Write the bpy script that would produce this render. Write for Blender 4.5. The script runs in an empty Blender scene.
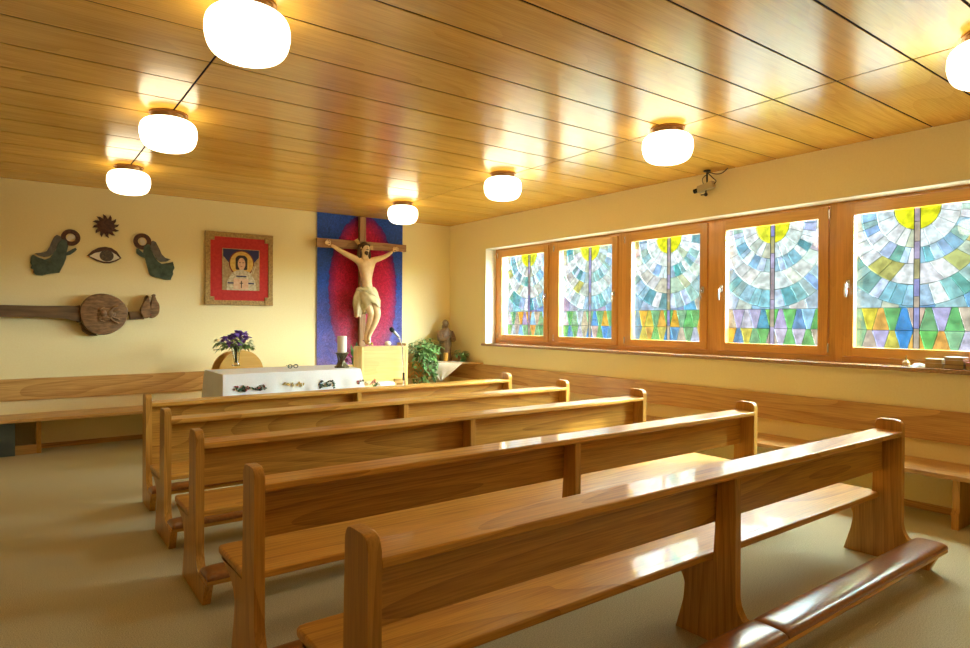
import bpy, bmesh, math, random
from mathutils import Vector, Matrix
from math import pi, sin, cos, radians
random.seed(7)
S = bpy.context.scene
COL = S.collection

# ------------------------------------------------------------------ camera
CAM = Vector((-5.745, -8.7041, 1.4716))
FPX = 637.585
Rr = Vector((0.8028518, -0.5961559, 0.0052060))
Ru = Vector((0.0000467, 0.0087950, 0.9999613))
Rf = Vector((0.5961787, 0.8028205, -0.0070890))
cd = bpy.data.cameras.new('camera'); cam = bpy.data.objects.new('camera', cd); COL.objects.link(cam)
cd.sensor_width = 36; cd.sensor_fit = 'HORIZONTAL'; cd.lens = FPX / 970 * 36; cd.clip_start = .05; cd.clip_end = 200
m = Matrix((Rr, Ru, -Rf)).transposed().to_4x4(); m.translation = CAM; cam.matrix_world = m
S.camera = cam

def at(u, v, axis, val):
    """the point of the plane axis=val seen at photograph position (u, v)"""
    d = Rr * ((u - 485) / FPX) + Ru * (-(v - 324) / FPX) + Rf
    i = 'xyz'.index(axis)
    return CAM + d * ((val - CAM[i]) / d[i])

# ------------------------------------------------------------------ world, sun, exposure
W = bpy.data.worlds.new('sky'); S.world = W; W.use_nodes = True
nt = W.node_tree; bg = nt.nodes['Background']
tc = nt.nodes.new('ShaderNodeTexCoord'); sep = nt.nodes.new('ShaderNodeSeparateXYZ'); rp = nt.nodes.new('ShaderNodeValToRGB')
mz = nt.nodes.new('ShaderNodeMath'); mz.operation = 'MULTIPLY_ADD'; mz.inputs[1].default_value = .5; mz.inputs[2].default_value = .5
nt.links.new(tc.outputs['Generated'], sep.inputs[0]); nt.links.new(sep.outputs['Z'], mz.inputs[0]); nt.links.new(mz.outputs[0], rp.inputs[0]); nt.links.new(rp.outputs[0], bg.inputs['Color'])
# sunlit ground below, pale horizon, bright high sky (colours relative to the strength below)
def stop(z, c, k):
    p = z * .5 + .5; e = rp.color_ramp.elements.new(p); e.color = (c[0] * k, c[1] * k, c[2] * k, 1)
rp.color_ramp.elements[0].position = 0; rp.color_ramp.elements[0].color = (.24, .235, .18, 1)
rp.color_ramp.elements[1].position = 1; rp.color_ramp.elements[1].color = (.95, .97, 1.0, 1)
stop(-.16, (.98, .98, .80), .25); stop(-.06, (.86, .93, .90), .037); stop(.155, (.86, .93, .97), .037); stop(.40, (1, .98, .92), 1.0)
bg.inputs['Strength'].default_value = 17
# glow added low on the sun's side, out of view, to light the front wall
def mrange(src, a, b):
    q = nt.nodes.new('ShaderNodeMapRange'); q.interpolation_type = 'SMOOTHSTEP'; q.inputs['From Min'].default_value = a; q.inputs['From Max'].default_value = b
    nt.links.new(src, q.inputs[0]); return q.outputs[0]
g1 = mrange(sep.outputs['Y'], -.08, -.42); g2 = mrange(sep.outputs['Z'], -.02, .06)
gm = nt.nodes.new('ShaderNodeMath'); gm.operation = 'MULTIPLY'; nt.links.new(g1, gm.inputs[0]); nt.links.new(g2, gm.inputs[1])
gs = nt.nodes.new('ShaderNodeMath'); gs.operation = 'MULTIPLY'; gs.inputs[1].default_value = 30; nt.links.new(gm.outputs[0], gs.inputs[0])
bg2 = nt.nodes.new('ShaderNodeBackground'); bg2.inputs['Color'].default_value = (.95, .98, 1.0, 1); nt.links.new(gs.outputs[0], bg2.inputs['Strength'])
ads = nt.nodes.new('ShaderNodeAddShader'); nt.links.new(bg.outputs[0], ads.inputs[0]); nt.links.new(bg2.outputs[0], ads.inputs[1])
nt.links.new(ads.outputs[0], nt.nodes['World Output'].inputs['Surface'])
sl = bpy.data.lights.new('sun', 'SUN'); so = bpy.data.objects.new('sun', sl); COL.objects.link(so)
sl.energy = 6.0; sl.angle = radians(2.5); sl.color = (1, .93, .78)
so.rotation_euler = Vector((-1, .6, -.75)).to_track_quat('-Z', 'Y').to_euler()
LAMP_STRENGTH = 2.1
for k in range(5):            # sampling portals in the window openings (they emit nothing themselves)
    pl = bpy.data.lights.new('window_portal', 'AREA'); po = bpy.data.objects.new('window_portal', pl); COL.objects.link(po)
    pl.shape = 'RECTANGLE'; pl.size = 1.3; pl.size_y = 1.25; pl.cycles.is_portal = True
    po.location = (.42, -1.60 - 1.2493 * k, 1.83); po.rotation_euler = (0, radians(90), 0)
S.view_settings.view_transform = 'Standard'; S.view_settings.look = 'None'
S.view_settings.exposure = 1.5; S.view_settings.gamma = 1; S.view_settings.use_curve_mapping = False
S.cycles.max_bounces = 10; S.cycles.diffuse_bounces = 6; S.cycles.glossy_bounces = 4; S.cycles.transparent_max_bounces = 16
S.cycles.use_denoising = True; S.cycles.sample_clamp_indirect = 6
S.cycles.caustics_reflective = False; S.cycles.caustics_refractive = False

# ------------------------------------------------------------------ helpers
def tag(o, label=None, cat=None, group=None, kind=None):
    if label: o['label'] = label
    if cat: o['category'] = cat
    if group: o['group'] = group
    if kind: o['kind'] = kind
    return o
def empty(name, loc=(0, 0, 0), rz=0, label=None, cat=None, group=None, kind=None):
    o = bpy.data.objects.new(name, None); COL.objects.link(o); o.location = loc; o.rotation_euler = (0, 0, rz)
    o.empty_display_size = .1
    return tag(o, label, cat, group, kind)
def obj(name, bm, mat, parent=None, smooth=True, ang=35):
    me = bpy.data.meshes.new(name)
    bmesh.ops.recalc_face_normals(bm, faces=bm.faces)
    bm.to_mesh(me); bm.free()
    for mm in (mat if isinstance(mat, (list, tuple)) else [mat]): me.materials.append(mm)
    if smooth:
        me.polygons.foreach_set('use_smooth', [True] * len(me.polygons)); me.set_sharp_from_angle(angle=radians(ang))
    o = bpy.data.objects.new(name, me); COL.objects.link(o)
    if smooth: wn = o.modifiers.new('weighted_normal', 'WEIGHTED_NORMAL'); wn.keep_sharp = True; wn.weight = 80
    if parent: o.parent = parent
    return o
def struct(name, bm, mat, parent=None, **k):
    o = obj(name, bm, mat, parent, **k)
    if not parent: o['kind'] = 'structure'
    return o
def copy_tree(o, parent=None):
    c = o.copy(); COL.objects.link(c)
    if parent: c.parent = parent
    for ch in [x for x in list(COL.objects) if x.parent == o]: copy_tree(ch, c)
    return c
def NB(): return bmesh.new()
def box(bm, a, b, bev=0, seg=2, mi=0):
    r = bmesh.ops.create_cube(bm, size=1); vs = r['verts']
    a = Vector(a); b = Vector(b); c = (a + b) / 2; d = b - a
    for v in vs: v.co = Vector((v.co.x * d.x, v.co.y * d.y, v.co.z * d.z)) + c
    if mi:
        for f in {f for v in vs for f in v.link_faces}: f.material_index = mi
    if bev:
        es = list({e for v in vs for e in v.link_edges})
        bmesh.ops.bevel(bm, geom=es, offset=bev, segments=seg, affect='EDGES', profile=.5)
    return bm
def arc(pts, i, r, n=4):
    """round corner i of a closed outline"""
    p = Vector(pts[i]); a = Vector(pts[i - 1]); b = Vector(pts[(i + 1) % len(pts)])
    u = (a - p).normalized(); w = (b - p).normalized()
    s = p + u * r; e = p + w * r
    return [tuple((s * (1 - t) ** 2 + p * 2 * t * (1 - t) + e * t * t)) for t in [k / n for k in range(n + 1)]]
def rounded(pts, radii, n=4):
    out = []
    for i, p in enumerate(pts):
        r = radii[i] if isinstance(radii, (list, tuple)) else radii
        out += arc(pts, i, r, n) if r else [tuple(p)]
    return out
def prism(bm, outline, t0, t1, axis='y', bev=0, seg=2):
    """outline of 2-D points extruded between t0 and t1 along an axis; (p,q) are the two other axes in xyz order"""
    def P(p, q, t): return {'x': (t, p, q), 'y': (p, t, q), 'z': (p, q, t)}[axis]
    A = [bm.verts.new(P(p, q, t0)) for p, q in outline]; B = [bm.verts.new(P(p, q, t1)) for p, q in outline]
    n = len(outline); fa = bm.faces.new(A); fb = bm.faces.new(B[::-1])
    for i in range(n): bm.faces.new((A[i], B[i], B[(i + 1) % n], A[(i + 1) % n]))
    if bev:
        es = list(fa.edges) + list(fb.edges)
        bmesh.ops.bevel(bm, geom=es, offset=bev, segments=seg, affect='EDGES', profile=.5)
    return bm
def lathe(bm, prof, c=(0, 0, 0), n=32, sx=1, sy=1):
    rings = []
    for r, z in prof:
        if r < 1e-6: rings.append([bm.verts.new((c[0], c[1], c[2] + z))])
        else: rings.append([bm.verts.new((c[0] + sx * r * cos(2 * pi * k / n), c[1] + sy * r * sin(2 * pi * k / n), c[2] + z)) for k in range(n)])
    for A, B in zip(rings, rings[1:]):
        for k in range(n):
            q = [A[k % len(A)], A[(k + 1) % len(A)], B[(k + 1) % len(B)], B[k % len(B)]]
            f = []
            for x in q:
                if x not in f: f.append(x)
            if len(f) > 2: bm.faces.new(f)
    return bm
def tube(bm, pts, r, n=8, cap=True):
    pts = [Vector(p) for p in pts]; rs = r if isinstance(r, (list, tuple)) else [r] * len(pts)
    prev = None; rings = []
    for i, p in enumerate(pts):
        t = (pts[min(i + 1, len(pts) - 1)] - pts[max(i - 1, 0)]).normalized()
        if prev is None:
            a = Vector((0, 0, 1)) if abs(t.z) < .9 else Vector((1, 0, 0)); u = t.cross(a).normalized()
        else: u = (prev - t * prev.dot(t)).normalized()
        prev = u; w = t.cross(u)
        rings.append([bm.verts.new(p + (u * cos(2 * pi * k / n) + w * sin(2 * pi * k / n)) * rs[i]) for k in range(n)])
    for A, B in zip(rings, rings[1:]):
        for k in range(n): bm.faces.new((A[k], A[(k + 1) % n], B[(k + 1) % n], B[k]))
    if cap: bm.faces.new(rings[0][::-1]); bm.faces.new(rings[-1])
    return bm
def spline(pts, n=6):
    pts = [Vector(p) for p in pts]; out = []
    for i in range(len(pts) - 1):
        p0 = pts[max(i - 1, 0)]; p1 = pts[i]; p2 = pts[i + 1]; p3 = pts[min(i + 2, len(pts) - 1)]
        for k in range(n):
            t = k / n
            out.append(.5 * ((2 * p1) + (p2 - p0) * t + (2 * p0 - 5 * p1 + 4 * p2 - p3) * t * t + (3 * p1 - p0 - 3 * p2 + p3) * t ** 3))
    out.append(pts[-1]); return out
def ball(bm, c, r, sc=(1, 1, 1), n=12, rot=None):
    res = bmesh.ops.create_uvsphere(bm, u_segments=n, v_segments=max(6, n // 2 + 2), radius=r)
    for v in res['verts']:
        q = Vector((v.co.x * sc[0], v.co.y * sc[1], v.co.z * sc[2]))
        if rot: q = rot @ q
        v.co = q + Vector(c)
    return bm
def leaf(bm, base, d, L, w, droop=.3, up=Vector((0, 0, 1)), n=4):
    d = Vector(d).normalized(); s = d.cross(up)
    if s.length < .01: s = Vector((1, 0, 0))
    s.normalize(); nn = s.cross(d); base = Vector(base)
    prevs = None
    for i in range(n + 1):
        t = i / n; wd = w * .5 * (sin(pi * (t ** .75)) if i < n else 0) + (.0008 if i in (0, n) else 0)
        c = base + d * L * t - Vector((0, 0, 1)) * droop * L * t * t
        row = [bm.verts.new(c - s * wd + nn * wd * .25), bm.verts.new(c), bm.verts.new(c + s * wd + nn * wd * .25)]
        if prevs:
            bm.faces.new((prevs[0], prevs[1], row[1], row[0])); bm.faces.new((prevs[1], prevs[2], row[2], row[1]))
        prevs = row
def skin(name, V, E, mat, parent, sub=2, extra=None):
    """a continuous body grown around a skeleton; V = (x, y, z, radius)"""
    me = bpy.data.meshes.new(name); me.from_pydata([v[:3] for v in V], E, []); me.update()
    o = bpy.data.objects.new(name, me); COL.objects.link(o)
    sm = o.modifiers.new('skin', 'SKIN'); sm.use_smooth_shade = True
    if not me.skin_vertices:
        bpy.context.view_layer.objects.active = o
    for i, v in enumerate(V):
        rr = v[3] if isinstance(v[3], tuple) else (v[3], v[3])
        me.skin_vertices[0].data[i].radius = rr
    me.skin_vertices[0].data[0].use_root = True
    ss = o.modifiers.new('sub', 'SUBSURF'); ss.levels = sub; ss.render_levels = sub
    dg = bpy.context.evaluated_depsgraph_get(); dg.update()
    m2 = bpy.data.meshes.new_from_object(o.evaluated_get(dg))
    bpy.data.objects.remove(o); bm = NB(); bm.from_mesh(m2); bpy.data.meshes.remove(m2)
    if extra: extra(bm)
    return obj(name, bm, mat, parent, ang=80)

# ------------------------------------------------------------------ materials
def mat(name, col=(.8, .8, .8), rough=.5, metal=0, spec=.5, coat=0, coat_rough=.1, emis=None, es=0, trans=0, ior=None):
    m = bpy.data.materials.new(name); m.use_nodes = True; b = m.node_tree.nodes['Principled BSDF']
    b.inputs['Base Color'].default_value = (*col, 1); b.inputs['Roughness'].default_value = rough; b.inputs['Metallic'].default_value = metal
    b.inputs['Specular IOR Level'].default_value = spec; b.inputs['Coat Weight'].default_value = coat; b.inputs['Coat Roughness'].default_value = coat_rough
    if emis: b.inputs['Emission Color'].default_value = (*emis, 1); b.inputs['Emission Strength'].default_value = es
    if trans: b.inputs['Transmission Weight'].default_value = trans
    if ior: b.inputs['IOR'].default_value = ior
    return m
def noisy(name, c1, c2, scale=20, detail=3, rough=.7, bump=0, stretch=(1, 1, 1), lo=.3, hi=.7, coords='Object', **k):
    m = mat(name, c1, rough, **k); n = m.node_tree.nodes; l = m.node_tree.links; b = n['Principled BSDF']
    t = n.new('ShaderNodeTexCoord'); mp = n.new('ShaderNodeMapping'); mp.inputs['Scale'].default_value = stretch
    no = n.new('ShaderNodeTexNoise'); no.inputs['Scale'].default_value = scale; no.inputs['Detail'].default_value = detail
    r = n.new('ShaderNodeValToRGB'); r.color_ramp.elements[0].position = lo; r.color_ramp.elements[1].position = hi
    r.color_ramp.elements[0].color = (*c1, 1); r.color_ramp.elements[1].color = (*c2, 1)
    l.new(t.outputs[coords], mp.inputs[0]); l.new(mp.outputs[0], no.inputs[0]); l.new(no.outputs[0], r.inputs[0]); l.new(r.outputs[0], b.inputs['Base Color'])
    if bump:
        bp = n.new('ShaderNodeBump'); bp.inputs['Strength'].default_value = bump; bp.inputs['Distance'].default_value = .01
        l.new(no.outputs[0], bp.inputs['Height']); l.new(bp.outputs[0], b.inputs['Normal'])
    return m
def wood(name, axis, dark, light, rough=.25, ringscale=1.0, rings=14, coat=.3, plank=None, contrast=1.0, spec=.5, coat_rough=.12):
    """oak/larch-like wood: contour lines of a noise stretched along the grain + fine pores"""
    m = mat(name, light, rough, spec=spec, coat=coat, coat_rough=coat_rough); n = m.node_tree.nodes; l = m.node_tree.links; b = n['Principled BSDF']
    t = n.new('ShaderNodeTexCoord'); oi = n.new('ShaderNodeObjectInfo')
    add = n.new('ShaderNodeVectorMath'); add.operation = 'ADD'
    mul = n.new('ShaderNodeVectorMath'); mul.operation = 'SCALE'
    cx = n.new('ShaderNodeCombineXYZ')
    l.new(oi.outputs['Random'], cx.inputs[0]); l.new(oi.outputs['Random'], cx.inputs[1]); l.new(oi.outputs['Random'], cx.inputs[2])
    l.new(cx.outputs[0], mul.inputs[0]); mul.inputs['Scale'].default_value = 17
    l.new(t.outputs['Object'], add.inputs[0]); l.new(mul.outputs[0], add.inputs[1]); src = add.outputs[0]
    if plank:           # each ceiling board gets its own piece of the pattern
        y0, w = plank
        sp = n.new('ShaderNodeSeparateXYZ'); l.new(t.outputs['Object'], sp.inputs[0])
        q = n.new('ShaderNodeMath'); q.operation = 'SUBTRACT'; l.new(sp.outputs['Y'], q.inputs[0]); q.inputs[1].default_value = y0
        q2 = n.new('ShaderNodeMath'); q2.operation = 'DIVIDE'; l.new(q.outputs[0], q2.inputs[0]); q2.inputs[1].default_value = w
        q3 = n.new('ShaderNodeMath'); q3.operation = 'FLOOR'; l.new(q2.outputs[0], q3.inputs[0])
        qx = n.new('ShaderNodeMath'); qx.operation = 'ADD'; l.new(sp.outputs['X'], qx.inputs[0]); qx.inputs[1].default_value = 1.572 + 3.2258 * 5
        qx2 = n.new('ShaderNodeMath'); qx2.operation = 'DIVIDE'; l.new(qx.outputs[0], qx2.inputs[0]); qx2.inputs[1].default_value = 3.2258
        qx3 = n.new('ShaderNodeMath'); qx3.operation = 'FLOOR'; l.new(qx2.outputs[0], qx3.inputs[0])
        cc = n.new('ShaderNodeCombineXYZ'); l.new(q3.outputs[0], cc.inputs[0]); l.new(qx3.outputs[0], cc.inputs[1])
        wn = n.new('ShaderNodeTexWhiteNoise'); wn.noise_dimensions = '2D'; l.new(cc.outputs[0], wn.inputs['Vector'])
        sc = n.new('ShaderNodeVectorMath'); sc.operation = 'SCALE'; sc.inputs['Scale'].default_value = 30; l.new(wn.outputs['Color'], sc.inputs[0])
        a2 = n.new('ShaderNodeVectorMath'); a2.operation = 'ADD'; l.new(t.outputs['Object'], a2.inputs[0]); l.new(sc.outputs[0], a2.inputs[1]); src = a2.outputs[0]
    k = {'x': (.11, 1, 1), 'y': (1, .11, 1), 'z': (1, 1, .11)}[axis]; f = {'x': (.03, 1, 1), 'y': (1, .03, 1), 'z': (1, 1, .03)}[axis]
    mp = n.new('ShaderNodeMapping'); mp.inputs['Scale'].default_value = [q * 2.6 * ringscale for q in k]; l.new(src, mp.inputs[0])
    no = n.new('ShaderNodeTexNoise'); no.inputs['Scale'].default_value = 1.0; no.inputs['Detail'].default_value = 1.5; no.inputs['Roughness'].default_value = .35
    l.new(mp.outputs[0], no.inputs[0])
    mm = n.new('ShaderNodeMath'); mm.operation = 'MULTIPLY'; mm.inputs[1].default_value = rings; l.new(no.outputs[0], mm.inputs[0])
    fr = n.new('ShaderNodeMath'); fr.operation = 'FRACT'; l.new(mm.outputs[0], fr.inputs[0])
    pw = n.new('ShaderNodeMath'); pw.operation = 'POWER'; pw.inputs[1].default_value = 2.2; l.new(fr.outputs[0], pw.inputs[0])
    mp2 = n.new('ShaderNodeMapping'); mp2.inputs['Scale'].default_value = [q * 130 for q in f]; l.new(src, mp2.inputs[0])
    fi = n.new('ShaderNodeTexNoise'); fi.inputs['Scale'].default_value = 1; fi.inputs['Detail'].default_value = 2; l.new(mp2.outputs[0], fi.inputs[0])
    mx = n.new('ShaderNodeMath'); mx.operation = 'MULTIPLY_ADD'; l.new(pw.outputs[0], mx.inputs[0]); mx.inputs[1].default_value = -.34 * contrast
    l.new(fi.outputs[0], mx.inputs[2])
    r = n.new('ShaderNodeValToRGB'); r.color_ramp.elements[0].position = .0; r.color_ramp.elements[1].position = .62
    r.color_ramp.elements[0].color = (*dark, 1); r.color_ramp.elements[1].color = (*light, 1)
    l.new(mx.outputs[0], r.inputs[0])
    big = n.new('ShaderNodeTexNoise'); big.inputs['Scale'].default_value = .9; l.new(mp.outputs[0], big.inputs[0])
    hs = n.new('ShaderNodeHueSaturation'); l.new(r.outputs[0], hs.inputs['Color'])
    mr = n.new('ShaderNodeMapRange'); mr.inputs['From Min'].default_value = .3; mr.inputs['From Max'].default_value = .7; mr.inputs['To Min'].default_value = .86; mr.inputs['To Max'].default_value = 1.1
    l.new(big.outputs[0], mr.inputs[0]); l.new(mr.outputs[0], hs.inputs['Value']); l.new(hs.outputs[0], b.inputs['Base Color'])
    return m
D1, L1 = (.42, .19, .026), (.74, .41, .075)
wood_x = wood('honey_wood_x', 'x', D1, L1, rough=.40, coat=.28, coat_rough=.05, spec=.35)
wood_z = wood('honey_wood_z', 'z', (.42, .20, .03), (.68, .37, .075), rough=.40, coat=.28, coat_rough=.05, spec=.35)
wood_y = wood('honey_wood_y', 'y', D1, L1, rough=.3, coat=.4)
wood_panel = wood('backrest_wood', 'x', (.34, .15, .02), (.66, .36, .065), rough=.32, coat=.35, rings=16)
bench_x = wood('wall_bench_wood_x', 'x', (.40, .19, .045), (.68, .42, .14), rough=.38, coat=.2, rings=16)
bench_y = wood('wall_bench_wood_y', 'y', (.40, .19, .045), (.68, .42, .14), rough=.38, coat=.2, rings=16)
ceil_m = wood('ceiling_board_wood', 'x', (.60, .31, .035), (.82, .49, .085), rough=.22, coat=.10, spec=.42, plank=(-6.787, .4189), contrast=.6, rings=12, coat_rough=.14)
light_wood = wood('light_birch_plywood', 'x', (.66, .41, .12), (.82, .56, .20), rough=.4, coat=.2, contrast=.5)
light_wood_z = wood('light_birch_plywood_z', 'z', (.66, .41, .12), (.82, .56, .20), rough=.4, coat=.2, contrast=.5)
frame_y = wood('window_frame_wood_y', 'y', (.56, .25, .045), (.74, .38, .08), rough=.35, coat=.3, contrast=.5)
frame_z = wood('window_frame_wood_z', 'z', (.56, .25, .045), (.74, .38, .08), rough=.35, coat=.3, contrast=.5)
cross_x = wood('cross_wood_x', 'x', (.22, .10, .035), (.42, .23, .09), rough=.55, coat=0)
cross_z = wood('cross_wood_z', 'z', (.22, .10, .035), (.42, .23, .09), rough=.55, coat=0)
plaster = noisy('cream_plaster', (.88, .77, .42), (.91, .81, .47), 60, 3, .9, bump=.05)
reveal_m = mat('daylit_plaster_reveal', (.88, .86, .80), .8)  # daylight on the reveals is put into this whiter plaster colour
carpet = noisy('beige_carpet', (.42, .40, .24), (.72, .70, .49), 170, 3, .95, bump=.4, lo=.3, hi=.7)
dark_gap = mat('dark_groove', (.012, .005, .002), .9, spec=.1)
lead_m = mat('lead_came', (.12, .2, .2), .5, .3)
steel = mat('brushed_steel', (.7, .7, .68), .25, 1)
dark_metal = mat('dark_metal', (.05, .045, .04), .35, .8)
brass = mat('dull_brass', (.35, .2, .08), .35, .9)
leather = noisy('brown_leather', (.26, .10, .025), (.36, .15, .04), 60, 4, .28, bump=.08, coat=.4, coat_rough=.15)
white_cloth = noisy('white_linen', (.74, .77, .82), (.79, .82, .86), 90, 2, .85, bump=.04)
lace = noisy('white_lace_cloth', (.62, .55, .42), (.9, .86, .78), 220, 1, .9)
opal_plain = mat('unlit_opal_glass', (.8, .76, .7), .3)
opal = mat('glowing_opal_glass', (.95, .93, .9), .15, emis=(1, .84, .56), es=LAMP_STRENGTH)
sill_m = noisy('brown_sill_stone', (.30, .17, .075), (.48, .30, .16), 70, 4, .2, spec=.6)

# ------------------------------------------------------------------ room shell
H = 2.984; XL = -9.4; YB = -11.2; T = .25
WY = [-0.976 - 0.0] ; YO0 = -0.976; YO1 = -7.30; ZB = 1.111; ZT = 2.540
bm = NB(); box(bm, (XL - T, YB - T, -.2), (T, T, 0)); struct('floor', bm, carpet, smooth=False)
bm = NB(); box(bm, (XL - T, 0, 0), (T, T, H + .1)); struct('wall_front', bm, plaster, smooth=False)
bm = NB(); box(bm, (XL - T, YB, 0), (XL, 0, H + .1)); struct('wall_left', bm, plaster, smooth=False)
bm = NB(); box(bm, (XL - T, YB - T, 0), (T, YB, H + .1)); struct('wall_back', bm, plaster, smooth=False)
bm = NB()
box(bm, (0, YB, 0), (T, 0, ZB - .03)); box(bm, (0, YB, ZT + .0), (T, 0, H + .1))
box(bm, (0, YO0, ZB - .03), (T, 0, ZT)); box(bm, (0, YB, ZB - .03), (T, YO1, ZT)); struct('wall_right', bm, plaster, smooth=False)
bm = NB()
box(bm, (.001, YO0 - .006, ZB), (.19, YO0 + .001, ZT)); box(bm, (.001, YO1, ZT - .006), (.19, YO0, ZT + .001)); box(bm, (.001, YO1 - .001, ZB), (.19, YO1 + .006, ZT))
struct('trim_1', bm, reveal_m, smooth=False)
bm = NB(); box(bm, (-.045, YO1 - .04, ZB - .034), (.20, YO0 + .05, ZB), bev=.006); struct('trim_2', bm, sill_m)['label'] = 'brown window sill board'
# ceiling: glossy boards in rows, dark grooves between
PW = .4189; PY0 = -6.787; xs = [XL, -4.7977 - 3.2258, -4.7977, -1.5719, 0]
bm = NB(); box(bm, (XL - T, YB - T, H + .0035), (T, T, H + .12)); ceil = struct('ceiling', bm, dark_gap, smooth=False)
bm = NB(); n0 = math.floor((YB - PY0) / PW)
y = PY0 + n0 * PW
while y < 0:
    for xa, xb in zip(xs, xs[1:]):
        box(bm, (xa + (.007 if xa != XL else 0), max(YB, y + .0075), H), (xb - (.007 if xb else 0), min(0, y + PW - .0075), H + .004))
    y += PW
obj('ceiling_boards', bm, ceil_m, ceil, smooth=False)
# baseboards
bm = NB(); box(bm, (XL, -.016, 0), (0, 0, .055), bev=.004); struct('baseboard_front', bm, bench_x)
bm = NB(); box(bm, (-.016, YB, 0), (0, -.016, .055), bev=.004); struct('baseboard_right', bm, bench_y)
bm = NB(); box(bm, (XL, YB, 0), (XL + .016, -.016, .055), bev=.004); struct('baseboard_left', bm, bench_y)

# ------------------------------------------------------------------ windows
def glass_mats():
    m = bpy.data.materials.new('stained_glass'); m.use_nodes = True; n = m.node_tree.nodes; l = m.node_tree.links
    n.remove(n['Principled BSDF']); out = n['Material Output']
    at_ = n.new('ShaderNodeVertexColor'); at_.layer_name = 'tint'
    t = n.new('ShaderNodeTexCoord'); no = n.new('ShaderNodeTexNoise'); no.inputs['Scale'].default_value = 14; no.inputs['Detail'].default_value = 5
    l.new(t.outputs['Object'], no.inputs[0])
    mr = n.new('ShaderNodeMapRange'); mr.inputs['From Min'].default_value = .35; mr.inputs['From Max'].default_value = .65; mr.inputs['To Min'].default_value = .55; mr.inputs['To Max'].default_value = 1.05
    l.new(no.outputs[0], mr.inputs[0])
    mu = n.new('ShaderNodeVectorMath'); mu.operation = 'SCALE'; l.new(at_.outputs[0], mu.inputs[0]); l.new(mr.outputs[0], mu.inputs['Scale'])
    tr = n.new('ShaderNodeBsdfTransparent'); l.new(mu.outputs[0], tr.inputs[0])
    gl = n.new('ShaderNodeBsdfGlossy'); gl.inputs['Roughness'].default_value = .15
    mx = n.new('ShaderNodeMixShader'); mx.inputs[0].default_value = .05; l.new(tr.outputs[0], mx.inputs[1]); l.new(gl.outputs[0], mx.inputs[2]); l.new(mx.outputs[0], out.inputs[0])
    return m
stained = glass_mats()
def clear_glass():
    m = bpy.data.materials.new('clear_window_glass'); m.use_nodes = True; n = m.node_tree.nodes; l = m.node_tree.links
    n.remove(n['Principled BSDF']); tr = n.new('ShaderNodeBsdfTransparent'); gl = n.new('ShaderNodeBsdfGlossy'); gl.inputs['Roughness'].default_value = .02
    tr.inputs[0].default_value = (.97, .98, .98, 1)
    mx = n.new('ShaderNodeMixShader'); mx.inputs[0].default_value = .05; l.new(tr.outputs[0], mx.inputs[1]); l.new(gl.outputs[0], mx.inputs[2]); l.new(mx.outputs[0], n['Material Output'].inputs[0])
    return m
clear = clear_glass()
def clip(poly, x0, x1, y0, y1):
    for ax, lim, sg in ((0, x0, 1), (0, x1, -1), (1, y0, 1), (1, y1, -1)):
        out = []
        for i in range(len(poly)):
            a = poly[i - 1]; b = poly[i]; da = (a[ax] - lim) * sg; db = (b[ax] - lim) * sg
            if (da >= 0) != (db >= 0):
                t = da / (da - db); out.append((a[0] + (b[0] - a[0]) * t, a[1] + (b[1] - a[1]) * t))
            if db >= 0: out.append(b)
        poly = out
        if len(poly) < 3: return []
    return poly
WH = [(.86, .90, .88), (.72, .82, .84), (.9, .93, .93)]
BL = [(.28, .52, .58), (.36, .60, .72), (.42, .62, .58), (.16, .42, .44), (.88, .92, .95), (.9, .95, .95), (.62, .76, .92), (.40, .58, .80)]
KH = [(.62, .66, .50), (.80, .84, .78), (.55, .52, .20), (.80, .86, .84), (.72, .72, .60), (.62, .60, .58)]
RW = [(.10, .32, .72), (.20, .52, .16), (.85, .45, .08), (.50, .42, .68), (.72, .58, .10), (.35, .62, .85), (.62, .48, .38), (.30, .55, .30), (.20, .45, .20), (.16, .38, .60), (.62, .60, .72)]
TR = [(.52, .42, .33), (.30, .30, .58), (.45, .40, .20), (.42, .33, .36), (.50, .42, .60)]
PWD, PH = .985, 1.20          # stained panel
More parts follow.
